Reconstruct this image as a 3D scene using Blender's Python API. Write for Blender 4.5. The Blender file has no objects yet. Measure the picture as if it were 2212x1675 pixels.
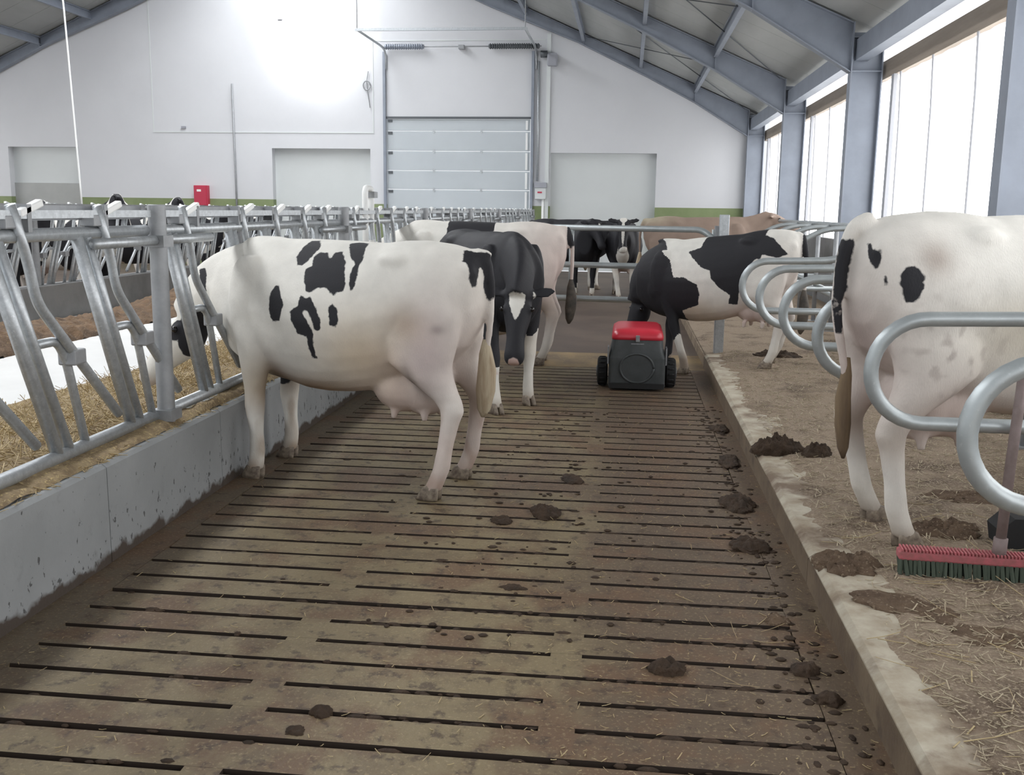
import bpy, math, random
import numpy as np
from mathutils import Vector, Matrix, noise as mnoise
random.seed(7); rng = np.random.default_rng(7)
S = bpy.context.scene; COL = S.collection
PI = math.pi

# ------------------------------------------------------------------ camera, world, exposure
cam = bpy.data.cameras.new('camera'); camo = bpy.data.objects.new('camera', cam); COL.objects.link(camo)
YAW, PITCH, ROLL, FPX = 0.112317448, -0.177403562, 0.0129516, 2151.218
fw = Vector((-math.sin(YAW)*math.cos(PITCH), math.cos(YAW)*math.cos(PITCH), math.sin(PITCH)))
rt = Vector((math.cos(YAW), math.sin(YAW), 0)); up = rt.cross(fw)
r2 = math.cos(ROLL)*rt + math.sin(ROLL)*up; u2 = -math.sin(ROLL)*rt + math.cos(ROLL)*up
M = Matrix((r2, u2, -fw)).transposed().to_4x4(); M.translation = Vector((0, 0, 1.65)); camo.matrix_world = M
cam.sensor_fit = 'HORIZONTAL'; cam.sensor_width = 36; cam.lens = FPX/2212*36; cam.clip_start = .05; cam.clip_end = 200
S.camera = camo
W = bpy.data.worlds.new('world'); S.world = W; W.use_nodes = True
W.node_tree.nodes['Background'].inputs[0].default_value = (.93, .96, 1.0, 1); W.node_tree.nodes['Background'].inputs[1].default_value = 1.5
S.view_settings.view_transform = 'Standard'; S.view_settings.look = 'None'; S.view_settings.gamma = 1
S.view_settings.use_curve_mapping = False; S.view_settings.exposure = -0.55
WINDOW_E, RIDGE_E, SPOT_E = 5.0, 16.0, 2100

# ------------------------------------------------------------------ mesh helpers
class MB:
    def __init__(s): s.v = []; s.f = []; s.n = 0
    def add(s, vs, fs):
        k = s.n; s.v.extend([tuple(map(float, v)) for v in vs]); s.n += len(vs)
        s.f.extend([tuple(i+k for i in f) for f in fs]); return s
    def box(s, x0, x1, y0, y1, z0, z1):
        v = [(x, y, z) for z in (z0, z1) for x, y in ((x0, y0), (x1, y0), (x1, y1), (x0, y1))]
        return s.add(v, [(3, 2, 1, 0), (4, 5, 6, 7), (0, 1, 5, 4), (1, 2, 6, 5), (2, 3, 7, 6), (3, 0, 4, 7)])
    def prism(s, poly, axis, a, b):
        # poly: 2D outline extruded along an axis ('x','y','z')
        def p(u, w, t): return {'x': (t, u, w), 'y': (u, t, w), 'z': (u, w, t)}[axis]
        n = len(poly); v = [p(*q, a) for q in poly] + [p(*q, b) for q in poly]
        f = [tuple(range(n))[::-1], tuple(range(n, 2*n))] + [(i, (i+1) % n, n+(i+1) % n, n+i) for i in range(n)]
        return s.add(v, f)
    def loft(s, rings, cap=True):
        n = len(rings[0]); v = [p for r in rings for p in r]; f = []
        for i in range(len(rings)-1):
            for j in range(n):
                a = i*n+j; b = i*n+(j+1) % n; f.append((a, b, b+n, a+n))
        if cap: f.append(tuple(range(n))[::-1]); f.append(tuple(range((len(rings)-1)*n, len(rings)*n)))
        return s.add(v, f)
    def tube(s, path, r, n=10, cap=True):
        P = [np.array(p, float) for p in path]; rr = r if hasattr(r, '__len__') else [r]*len(P)
        T = [P[min(i+1, len(P)-1)]-P[max(i-1, 0)] for i in range(len(P))]; T = [t/(np.linalg.norm(t)+1e-9) for t in T]
        a = np.array([0, 0, 1.]) if abs(T[0][2]) < .9 else np.array([1., 0, 0])
        u = np.cross(T[0], a); u /= np.linalg.norm(u); R = []
        for p, t, q in zip(P, T, rr):
            u = u - t*(u@t); u /= np.linalg.norm(u)+1e-9; w = np.cross(t, u)
            R.append([p + q*(math.cos(k*2*PI/n)*u + math.sin(k*2*PI/n)*w) for k in range(n)])
        return s.loft(R, cap)
    def ell(s, c, r, n=12, m=8, rot=None):
        c = np.array(c, float); R = []
        for i in range(1, m):
            a = PI*i/m; ring = []
            for k in range(n):
                p = np.array([math.sin(a)*math.cos(2*PI*k/n)*r[0], math.sin(a)*math.sin(2*PI*k/n)*r[1], -math.cos(a)*r[2]])
                ring.append(c + (rot @ p if rot is not None else p))
            R.append(ring)
        return s.loft(R)
    def mesh(s, name, smooth=False):
        me = bpy.data.meshes.new(name); me.from_pydata(s.v, [], s.f); me.update()
        if smooth:
            me.polygons.foreach_set('use_smooth', [True]*len(me.polygons))
        return me

def round_path(pts, rad, seg=6):
    P = [np.array(p, float) for p in pts]; out = [P[0]]
    for i in range(1, len(P)-1):
        a = P[i-1]-P[i]; b = P[i+1]-P[i]; la, lb = np.linalg.norm(a), np.linalg.norm(b)
        r = min(rad, la*.49, lb*.49); A = P[i]+a/la*r; B = P[i]+b/lb*r
        for k in range(seg+1):
            t = k/seg; out.append((1-t)**2*A + 2*t*(1-t)*P[i] + t*t*B)
    out.append(P[-1]); return out

def tagset(o, label=None, cat=None, group=None, kind=None):
    if label: o['label'] = label
    if cat: o['category'] = cat
    if group: o['group'] = group
    if kind: o['kind'] = kind
    return o
def empty(name, loc, label=None, cat=None, group=None, rz=0, kind=None):
    o = bpy.data.objects.new(name, None); COL.objects.link(o); o.location = loc; o.rotation_euler = (0, 0, rz); o.empty_display_size = .1
    return tagset(o, label, cat, group, kind)
def part(name, mb, mat, parent=None, smooth=False, off=None, bevel=0):
    """one mesh object; with off (a world point) the vertices are world coordinates and the part is moved under its parent"""
    me = mb.mesh(name, smooth) if isinstance(mb, MB) else mb
    if off is not None:
        me.transform(Matrix.Translation(-Vector(off)))
    if mat is not None and len(me.materials) == 0: me.materials.append(mat)
    o = bpy.data.objects.new(name, me); COL.objects.link(o)
    if parent is not None: o.parent = parent
    if bevel:
        b = o.modifiers.new('bevel', 'BEVEL'); b.width = bevel; b.segments = 2; b.limit_method = 'ANGLE'
    return o
def auto_smooth(o, ang=40):
    me = o.data
    me.polygons.foreach_set('use_smooth', [True]*len(me.polygons))
    try: me.set_sharp_from_angle(angle=math.radians(ang))
    except Exception: pass
    return o
def copy_tree(o, parent=None):
    c = o.copy(); COL.objects.link(c); c.parent = parent
    for ch in list(o.children): copy_tree(ch, c)
    return c

# ------------------------------------------------------------------ materials
def nodes(name):
    m = bpy.data.materials.new(name); m.use_nodes = True; t = m.node_tree
    return m, t, t.nodes['Principled BSDF']
def N(t, kind, **kw):
    n = t.nodes.new(kind)
    for k, v in kw.items():
        if k in n.inputs: n.inputs[k].default_value = v
        else: setattr(n, k, v)
    return n
def mat(name, col, rough=.6, metal=0, col2=None, scale=6, detail=5, lo=.35, hi=.65, bump=0, bscale=40, world=True, col3=None, s3=40, lo3=.6, hi3=.75, spec=.5, stretch=(1, 1, 1)):
    m, t, b = nodes(name); L = t.links
    b.inputs['Roughness'].default_value = rough; b.inputs['Metallic'].default_value = metal; b.inputs['Specular IOR Level'].default_value = spec
    co = N(t, 'ShaderNodeNewGeometry').outputs['Position'] if world else N(t, 'ShaderNodeTexCoord').outputs['Object']
    mp = N(t, 'ShaderNodeMapping'); mp.inputs['Scale'].default_value = stretch; L.new(co, mp.inputs['Vector']); co = mp.outputs[0]
    b.inputs['Base Color'].default_value = (*col, 1); last = None
    def layer(prev, c, sc, lo, hi, seed):
        no = N(t, 'ShaderNodeTexNoise', Scale=sc, Detail=detail, Roughness=.6); L.new(co, no.inputs['Vector'])
        mr = N(t, 'ShaderNodeMapRange'); mr.inputs[1].default_value = lo; mr.inputs[2].default_value = hi; L.new(no.outputs['Fac'], mr.inputs[0])
        mx = N(t, 'ShaderNodeMix', data_type='RGBA'); L.new(mr.outputs[0], mx.inputs[0])
        if prev is None: mx.inputs[6].default_value = (*col, 1)
        else: L.new(prev, mx.inputs[6])
        mx.inputs[7].default_value = (*c, 1); return mx.outputs[2]
    if col2: last = layer(last, col2, scale, lo, hi, 0)
    if col3: last = layer(last, col3, s3, lo3, hi3, 1)
    if last: L.new(last, b.inputs['Base Color'])
    if bump:
        no = N(t, 'ShaderNodeTexNoise', Scale=bscale, Detail=6); L.new(co, no.inputs['Vector'])
        bp = N(t, 'ShaderNodeBump', Strength=1.0, Distance=bump); L.new(no.outputs['Fac'], bp.inputs['Height']); L.new(bp.outputs[0], b.inputs['Normal'])
    return m
def emit(name, col, st):
    m, t, b = nodes(name); b.inputs['Base Color'].default_value = (.8, .8, .8, 1)
    b.inputs['Emission Color'].default_value = (*col, 1); b.inputs['Emission Strength'].default_value = st; return m

M_ = dict(
 white=mat('white_wall_paint', (.64, .65, .675), .8, col2=(.61, .62, .645), scale=.7),
 green=mat('green_band_paint', (.19, .24, .11), .7, col2=(.23, .28, .14), scale=2),
 recess=mat('recess_door_coat', (.66, .69, .69), .7, col2=(.62, .65, .65), scale=.6),
 door=mat('door_section_coat', (.50, .54, .57), .45, col2=(.47, .51, .54), scale=1),
 darkgrey=mat('dark_steel', (.10, .11, .12), .5, .3),
 steel=mat('painted_frame_steel', (.27, .30, .355), .5, .15, col2=(.23, .255, .30), scale=2.5),
 galv=mat('galvanised_tube', (.50, .53, .55), .42, .6, col2=(.40, .42, .44), scale=30, col3=(.60, .62, .64), s3=90, lo3=.55, hi3=.75, world=False),
 galv_dull=mat('weathered_galvanised', (.34, .35, .365), .55, .45, col2=(.28, .29, .30), scale=12, bump=.0005, bscale=120),
 galv_loop=mat('galvanised_loop_tube', (.44, .475, .485), .42, .5, col2=(.37, .40, .41), scale=8, col3=(.5, .53, .54), s3=60),
 roof=mat('roof_panel_underside', (.42, .43, .42), .6, col2=(.36, .37, .36), scale=1.2, stretch=(1, .3, 1)),
 conc=mat('feed_wall_concrete', (.30, .31, .315), .85, col2=(.255, .265, .27), scale=2.2, col3=(.20, .21, .21), s3=9, lo3=.6, hi3=.8, bump=.002, bscale=60),
 conc_dark=mat('concrete_dark_old', (.25, .25, .25), .85, col2=(.17, .17, .17), scale=1.5, bump=.002),
 table=mat('feed_table_coating', (.80, .80, .79), .35, col2=(.74, .74, .73), scale=1.5, col3=(.60, .58, .54), s3=18, lo3=.68, hi3=.8),
 hay=mat('hay_chop', (.33, .25, .14), .9, col2=(.18, .125, .07), scale=14, col3=(.55, .42, .20), s3=60, lo3=.55, hi3=.7, bump=.012, bscale=70),
 hayb=mat('hay_stalk', (.52, .42, .26), .8, col2=(.40, .29, .13), scale=25),
 feed=mat('brown_silage', (.17, .105, .06), .9, col2=(.085, .055, .035), scale=5, col3=(.27, .19, .10), s3=40, lo3=.58, hi3=.72, bump=.015, bscale=45),
 straw=mat('straw_bit', (.50, .40, .22), .8, col2=(.38, .29, .16), scale=20),
 straw_pale=mat('pale_straw_bit', (.50, .43, .30), .8, col2=(.36, .29, .20), scale=20),
 dung=mat('wet_dung', (.034, .023, .016), .75, col2=(.062, .040, .026), scale=14, bump=.012, bscale=45, spec=.2),
 dungflat=mat('trodden_dung_litter', (.085, .056, .038), .9, col2=(.15, .105, .07), scale=9, col3=(.26, .20, .14), s3=60, lo3=.58, hi3=.68, bump=.015, bscale=70, spec=.2),
 kerb=mat('kerb_concrete', (.44, .40, .32), .8, col2=(.27, .22, .155), scale=6, detail=8, col3=(.15, .105, .07), s3=2.6, lo3=.50, hi3=.62, bump=.003, bscale=50),
 kerbface=mat('kerb_face_stained', (.10, .07, .045), .7, col2=(.15, .11, .07), scale=4, col3=(.075, .052, .036), s3=9, lo3=.55, hi3=.7, bump=.003),
 litter=mat('bed_litter', (.27, .205, .145), .95, col2=(.115, .078, .052), scale=2.6, lo=.50, hi=.66, detail=9, col3=(.36, .29, .21), s3=80, lo3=.52, hi3=.62, bump=.02, bscale=90),
 solid=mat('solid_alley_floor', (.29, .20, .095), .6, col2=(.13, .09, .055), scale=2.2, col3=(.30, .225, .12), s3=22, lo3=.55, hi3=.7, bump=.003),
 muddy=mat('far_pen_floor', (.075, .052, .04), .55, col2=(.11, .08, .06), scale=1.2, bump=.004),
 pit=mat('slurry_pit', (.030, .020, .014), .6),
 red=mat('robot_red_lid', (.60, .035, .06), .3, col2=(.55, .03, .05), scale=4),
 redbox=mat('red_cabinet', (.48, .03, .07), .45),
 robot=mat('robot_grey_shell', (.052, .058, .060), .5, .2, col2=(.075, .082, .085), scale=9, bump=.001),
 rubber=mat('black_rubber', (.015, .015, .016), .75),
 silver=mat('worn_label_silver', (.30, .31, .32), .45, .4, col2=(.22, .22, .23), scale=60),
 plastic=mat('white_plastic', (.86, .87, .86), .4),
 grey_pl=mat('grey_plastic_box', (.33, .34, .38), .5),
 timber=mat('brown_timber', (.36, .30, .24), .7, col2=(.28, .23, .18), scale=8, stretch=(1, .1, 1)),
 pink=mat('red_broom_block', (.44, .11, .13), .6, col2=(.30, .10, .10), scale=40),
 bristle=mat('dark_green_bristle', (.05, .065, .045), .8),
 handle=mat('grimy_broom_handle', (.22, .17, .165), .65, col2=(.16, .12, .11), scale=14),
 eye=mat('eye_wet', (.01, .008, .008), .12),
 hoof=mat('horn_hoof', (.30, .25, .19), .6, col2=(.12, .09, .07), scale=30, world=False),
 curtain=emit('backlit_white_curtain', (1, 1, 1), WINDOW_E),
 ridge=emit('backlit_ridge_panel', (.96, .98, 1), RIDGE_E),
 tagy=mat('yellow_ear_tag', (.7, .5, .05), .5),
 cord=mat('curtain_cord', (.40, .41, .44), .7),
)
# slatted floor: manure film with feed wall shade painted in, lighter where hooves and the robot keep it clean
def slat_mat():
    m, t, b = nodes('slat_concrete'); L = t.links; b.inputs['Roughness'].default_value = .55
    g = N(t, 'ShaderNodeNewGeometry'); sep = N(t, 'ShaderNodeSeparateXYZ'); L.new(g.outputs['Position'], sep.inputs[0])
    def noise(sc, det=5): 
        n = N(t, 'ShaderNodeTexNoise', Scale=sc, Detail=det, Roughness=.62); L.new(g.outputs['Position'], n.inputs['Vector']); return n.outputs['Fac']
    def mr(src, a, b_, c=0, d=1):
        n = N(t, 'ShaderNodeMapRange'); n.interpolation_type = 'SMOOTHSTEP'
        for i, v in zip((1, 2, 3, 4), (a, b_, c, d)): n.inputs[i].default_value = v
        L.new(src, n.inputs[0]); return n.outputs[0]
    def mth(op, a, b_):
        n = N(t, 'ShaderNodeMath', operation=op)
        for i, v in enumerate((a, b_)):
            if hasattr(v, 'is_linked'): L.new(v, n.inputs[i])
            else: n.inputs[i].default_value = v
        return n.outputs[0]
    def mix(f, a, b_):
        n = N(t, 'ShaderNodeMix', data_type='RGBA'); L.new(f, n.inputs[0])
        for i, v in ((6, a), (7, b_)):
            if hasattr(v, 'is_linked'): L.new(v, n.inputs[i])
            else: n.inputs[i].default_value = (*v, 1)
        return n.outputs[2]
    # worn clean lane left of centre, dirtier lane along the kerb
    lane = mth('ADD', mr(sep.outputs[0], -.55, .25), mth('MULTIPLY', mth('SUBTRACT', noise(1.6), .5), 1.9))
    base = mix(mr(lane, .1, .9), (.195, .152, .086), (.112, .078, .050))
    edge = mth('ADD', mr(sep.outputs[0], -1.75, -2.2), mth('MULTIPLY', mth('SUBTRACT', noise(3), .5), 1.0))  # dark strip along the feed wall: brown film plus the wall's shade painted in
    base = mix(mr(edge, .3, 1.0, 0, .7), base, (.085, .064, .048))
    base = mix(mr(noise(2.3, 9), .47, .60, 0, .85), base, (.128, .074, .042))
    # heavy dung film in the middle, further up the alley
    far = mth('ADD', mth('MULTIPLY', mr(sep.outputs[1], 3.4, 6.0), mr(sep.outputs[0], -1.3, -.6)), mth('MULTIPLY', mth('SUBTRACT', noise(2.8, 6), .5), 2.2))
    base = mix(mr(far, .75, 1.35, 0, .7), base, (.105, .068, .046))
    base = mix(mr(noise(13, 9), .53, .64, 0, .8), base, (.062, .040, .026))
    base = mix(mr(noise(5, 9), .50, .62, 0, .45), base, (.10, .068, .042)); base = mix(mr(noise(70, 3), .56, .66, 0, .55), base, (.30, .24, .14))
    L.new(base, b.inputs['Base Color'])
    bp = N(t, 'ShaderNodeBump', Strength=1.0, Distance=.003); L.new(noise(45, 8), bp.inputs['Height']); L.new(bp.outputs[0], b.inputs['Normal'])
    return m
M_['slat'] = slat_mat()
# wall splashes on the feed wall: dark dung spots, denser low down
def splash_mat():
    m = M_['conc']; t = m.node_tree; L = t.links; b = t.nodes['Principled BSDF']; src = b.inputs['Base Color'].links[0].from_socket
    g = N(t, 'ShaderNodeNewGeometry'); mp = N(t, 'ShaderNodeMapping'); mp.inputs['Scale'].default_value = (1, 1, .55); L.new(g.outputs['Position'], mp.inputs['Vector'])
    v = N(t, 'ShaderNodeTexNoise', Scale=34, Detail=3, Roughness=.55); L.new(mp.outputs[0], v.inputs['Vector'])
    sep = N(t, 'ShaderNodeSeparateXYZ'); L.new(g.outputs['Position'], sep.inputs[0])
    z = N(t, 'ShaderNodeMapRange'); z.inputs[1].default_value = 0; z.inputs[2].default_value = .5; z.inputs[3].default_value = .60; z.inputs[4].default_value = .72; L.new(sep.outputs[2], z.inputs[0])
    s = N(t, 'ShaderNodeMath', operation='SUBTRACT'); L.new(v.outputs['Fac'], s.inputs[0]); L.new(z.outputs[0], s.inputs[1])
    k = N(t, 'ShaderNodeMapRange'); k.inputs[1].default_value = 0; k.inputs[2].default_value = .03; k.inputs[4].default_value = .85; L.new(s.outputs[0], k.inputs[0])
    mx = N(t, 'ShaderNodeMix', data_type='RGBA'); L.new(k.outputs[0], mx.inputs[0]); L.new(src, mx.inputs[6]); mx.inputs[7].default_value = (.05, .05, .05, 1)
    n2 = N(t, 'ShaderNodeTexNoise', Scale=7, Detail=4); L.new(g.outputs['Position'], n2.inputs['Vector'])
    a = N(t, 'ShaderNodeMath', operation='MULTIPLY_ADD'); a.inputs[1].default_value = -.16; L.new(n2.outputs['Fac'], a.inputs[0]); L.new(sep.outputs[2], a.inputs[2])
    e = N(t, 'ShaderNodeMapRange'); e.inputs[1].default_value = -.045; e.inputs[2].default_value = -.02; e.inputs[3].default_value = 1; e.inputs[4].default_value = 0; L.new(a.outputs[0], e.inputs[0])
    m2 = N(t, 'ShaderNodeMix', data_type='RGBA'); L.new(e.outputs[0], m2.inputs[0]); L.new(mx.outputs[2], m2.inputs[6]); m2.inputs[7].default_value = (.06, .045, .035, 1)
    L.new(m2.outputs[2], b.inputs['Base Color'])
splash_mat()
def cow_mat(name, black=(.020, .020, .024)):
    m, t, b = nodes(name); L = t.links; b.inputs['Roughness'].default_value = .68; b.inputs['Specular IOR Level'].default_value = .3
    at = N(t, 'ShaderNodeAttribute', attribute_name='patch'); ti = N(t, 'ShaderNodeAttribute', attribute_name='tint')
    tc = N(t, 'ShaderNodeTexCoord')
    no = N(t, 'ShaderNodeTexNoise', Scale=38, Detail=3); L.new(tc.outputs['Object'], no.inputs['Vector'])
    a = N(t, 'ShaderNodeMath', operation='MULTIPLY_ADD'); a.inputs[1].default_value = .022; L.new(no.outputs['Fac'], a.inputs[0]); L.new(at.outputs['Fac'], a.inputs[2])
    mr = N(t, 'ShaderNodeMapRange'); mr.inputs[1].default_value = .008; mr.inputs[2].default_value = .015; L.new(a.outputs[0], mr.inputs[0])
    n2 = N(t, 'ShaderNodeTexNoise', Scale=7, Detail=5); L.new(tc.outputs['Object'], n2.inputs['Vector'])
    v = N(t, 'ShaderNodeMapRange'); v.inputs[1].default_value = .3; v.inputs[2].default_value = .7; v.inputs[3].default_value = .88; v.inputs[4].default_value = 1.04; L.new(n2.outputs['Fac'], v.inputs[0])
    ml = N(t, 'ShaderNodeMix', data_type='RGBA', blend_type='MULTIPLY'); ml.inputs[0].default_value = 1; L.new(ti.outputs['Color'], ml.inputs[6])
    cb = N(t, 'ShaderNodeCombineColor'); [L.new(v.outputs[0], cb.inputs[i]) for i in range(3)]; L.new(cb.outputs[0], ml.inputs[7])
    mx = N(t, 'ShaderNodeMix', data_type='RGBA'); L.new(mr.outputs[0], mx.inputs[0]); L.new(ml.outputs[2], mx.inputs[6]); mx.inputs[7].default_value = (*black, 1)
    L.new(mx.outputs[2], b.inputs['Base Color'])
    mp = N(t, 'ShaderNodeMapping'); mp.inputs['Scale'].default_value = (1, 1, .35); L.new(tc.outputs['Object'], mp.inputs['Vector'])
    n3 = N(t, 'ShaderNodeTexNoise', Scale=160, Detail=2); L.new(mp.outputs[0], n3.inputs['Vector'])
    bp = N(t, 'ShaderNodeBump', Strength=.6, Distance=.003); L.new(n3.outputs['Fac'], bp.inputs['Height']); L.new(bp.outputs[0], b.inputs['Normal'])
    return m
M_['cow'] = cow_mat('cow_hide'); M_['hair'] = mat('tail_hair', (.52, .45, .33), .8, col2=(.30, .22, .14), scale=12, world=False, bump=.006, bscale=60, stretch=(1, 1, .12))
M_['hair_dirty'] = mat('dirty_tail_hair', (.20, .14, .08), .85, col2=(.09, .06, .04), scale=14, world=False, bump=.006, bscale=60, stretch=(1, 1, .12))
M_['hair_dark'] = mat('dark_tail_hair', (.05, .045, .04), .8, col2=(.12, .10, .08), scale=12, world=False)

# ------------------------------------------------------------------ the setting
XL, XC, XWALL, XCOL, XR0 = -2.345, .86, 3.45, 3.0, -8.8     # feed wall face, kerb, outer wall, column face, ridge
YB, YF = 27.3, -4.0                                          # gable wall, open front (behind the camera)
XLW = 2*XR0 - XWALL
zt = lambda x: 4.25 + .44*(3.0-x) if x > XR0 else 4.25 + .44*(3.0-(2*XR0-x))
FRAMES = [2.7, 8.8, 14.9, 21.0, 27.1]

floor = empty('floor', (0, 0, 0), kind='structure')
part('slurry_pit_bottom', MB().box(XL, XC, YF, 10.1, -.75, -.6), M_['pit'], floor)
pm = MB(); PITCH_Y, PW = .553, .552
for k in range(3): pm.box(-2.18, .70, k*.184+.015, k*.184+.169, -.16, 0)
for k in (1, 2):
    for a, b in ((-1.262, -1.142), (-.234, -.116)): pm.box(a, b, k*.184-.015, k*.184+.015, -.16, -.0005)
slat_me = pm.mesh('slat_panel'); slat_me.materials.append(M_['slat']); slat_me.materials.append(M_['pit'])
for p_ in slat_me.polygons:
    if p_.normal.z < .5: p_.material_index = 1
y0 = 2.776 - 6*PITCH_Y - .0
for k in range(20):
    o = part('slat_panel', slat_me, None, floor); o.location = (random.uniform(-.004, .004), y0 + k*PITCH_Y, random.uniform(-.003, .002))
YS = y0 + 20*PITCH_Y
for a, b in ((XL, -2.183), (.703, XC)): part('edge_strip', MB().box(a, b, YF, YS, -.3, 0), M_['slat'], floor)
part('slat_lead_in', MB().box(-2.18, .70, YF, y0, -.3, 0), M_['slat'], floor)
part('solid_alley', MB().box(XL, XC, YS, 11.6, -.3, 0), M_['solid'], floor)
part('back_pen_floor', MB().box(XL, XWALL, 11.6, YB, -.3, -.004), M_['muddy'], floor)
part('feed_table', MB().box(-7.55, -2.62, YF, YB, -.3, .12), M_['table'], floor)
part('left_pen_floor', MB().box(XLW, -7.8, YF, YB, -.3, 0), M_['muddy'], floor)

# gable wall with its recesses; the ring of wall round each opening is built from slabs
wb = empty('wall_back', (0, YB, 0), kind='structure')
def wslab(x0, x1, z0, z1, name='wall_panel', m='white', y=YB, d=.25):
    return part(name, MB().box(x0, x1, y, y+d, z0, z1), M_[m], wb, off=(0, YB, 0))
OPEN = [(-17.62, -15.5, 3.22), (-9.84, -7.06, 3.22), (-6.62, -2.66, 4.045), (-2.13, .70, 3.145)]
xs = XLW
for a, b, h in OPEN:
    gb = 1.83 if a < -6.7 else 1.74
    wslab(xs, a, gb, 4.05); wslab(xs, a, 0, gb, 'base_band', 'green')
    wslab(a, b, h, 4.05) if h < 4.045 else None
    xs = b
wslab(xs, XWALL, 1.74, 4.05); wslab(xs, XWALL, 0, 1.74, 'base_band', 'green')
g = [(XLW, 4.05), (XWALL, 4.05), (XWALL, zt(XWALL)), (XR0, zt(XR0)), (XLW, zt(XLW))]
g = [(x, 4.05 if z == 4.06 else z) for x, z in g]
part('gable_panel', MB().prism(g, 'y', YB, YB+.25), M_['white'], wb, off=(0, YB, 0))
for k, (a, b, h) in enumerate(OPEN):
    if k == 2: continue
    dd = empty('door_%d' % (k+2 if k < 2 else 4), ((a+b)/2, YB+.3, 0), kind='structure')
    org = ((a+b)/2, YB+.3, 0)
    part('recess_panel', MB().box(a-.05, b+.05, YB+.24, YB+.36, 0 if k else .95, h+.05), M_['recess'], dd, off=org)
    if k == 0: part('lower_recess_panel', MB().box(a-.05, b+.05, YB+.20, YB+.36, 0, 2.22), M_['roof'], dd, off=org)
# thin joints of the big blind panel over the doors
tr = empty('trim_1', (-10, YB, 3.65), kind='structure')
for mb in (MB().box(-13.25, -6.95, YB-.015, YB, 3.63, 3.66), MB().box(-13.25, -13.22, YB-.008, YB, 3.66, 7.2), MB().box(-6.98, -6.95, YB-.012, YB, 3.66, 6.1)):
    part('joint_strip', mb, M_['recess'], tr, off=(-10, YB, 3.65))
# faint rectangular lintel casing round the door track
tr = empty('trim_2', (-4.7, YB, 6.05), kind='structure')
part('lintel_strip', MB().box(-6.95, -2.3, YB-.012, YB, 6.03, 6.06), M_['recess'], tr, off=(-4.7, YB, 6.05))
for k, x in enumerate((-9.5, -12.35)): part('wall_stud', MB().box(x-.06, x+.06, YB-.06, YB, (6.6, 3.74)[k], (6.68, 3.80)[k]), M_['grey_pl'], tr, off=(-4.7, YB, 6.05))

# sectional overhead door
dr = empty('door_1', (-4.64, YB, 0), kind='structure'); og = (-4.64, YB, 0)
zs = [0, .62, 1.12, 1.63, 2.145, 2.652, 3.175, 3.70, 4.02]
for a, b in zip(zs[:-1], zs[1:]):
    sec = part('door_section', MB().box(-6.60, -2.68, YB+.02, YB+.07, a+.008, b-.008), M_['door'], dr, off=og, bevel=.008)
    if a > .5:
        for x in (-5.3, -4.0): part('hinge', MB().box(x-.03, x+.03, YB+.005, YB+.02, a-.05, a+.05), M_['galv'], sec).location = (4.64, -YB, 0)
        part('edge_plate', MB().box(-2.80, -2.74, YB+.0, YB+.02, a+.04, b-.04), M_['plastic'], sec).location = (4.64, -YB, 0)
        part('roller_bracket', MB().box(-6.56, -6.44, YB+.0, YB+.02, b-.09, b-.02), M_['darkgrey'], sec).location = (4.64, -YB, 0)
part('top_beam', MB().box(-6.62, -2.66, YB-.03, YB+.06, 4.02, 4.075), M_['darkgrey'], dr, off=og)
for x in (-6.64, -2.62):
    part('track', MB().box(x-.035, x+.035, YB-.09, YB-.01, 0, 5.75), M_['steel'], dr, off=og)
for a, b, m in ((-6.59, -5.53, 'steel'), (-3.79, -2.45, 'darkgrey')):
    sp = MB().tube([(a, YB-.17, 5.86), (b, YB-.17, 5.86)], .055, 12)
    s_ = part('torsion_spring', sp, M_[m], dr, smooth=True, off=og)
    co = MB()
    for q in np.arange(a+.03, b-.02, .06): co.tube([(q, YB-.17, 5.86), (q+.025, YB-.17, 5.86)], .075, 10)
    part('spring_coil', co, M_[m], s_, off=og)
part('spring_shaft', MB().tube([(-6.62, YB-.17, 5.86), (-2.4, YB-.17, 5.86)], .016, 8), M_['galv_dull'], dr, smooth=True, off=og)
part('shaft_bearing', MB().box(-4.6, -4.45, YB-.2, YB, 5.80, 5.9), M_['galv_dull'], dr, off=og)
for x in (-6.6, -2.55):
    part('ceiling_track', MB().tube(round_path([(x, YB-.05, 5.3), (x, YB-.05, 5.78), (x, YB-.5, 5.83), (x, YB-2.9, 5.83)], .35), .03, 8), M_['galv'], dr, smooth=True, off=og)
part('track_crossbar', MB().box(-6.65, -2.5, YB-2.95, YB-2.88, 5.80, 5.86), M_['galv'], dr, off=og)
for x in (-6.6, -2.55): part('track_hanger', MB().tube([(x, YB-2.9, 5.83), (x, YB-2.9, 7.6)], .014, 6), M_['galv_dull'], dr, off=og)

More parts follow.
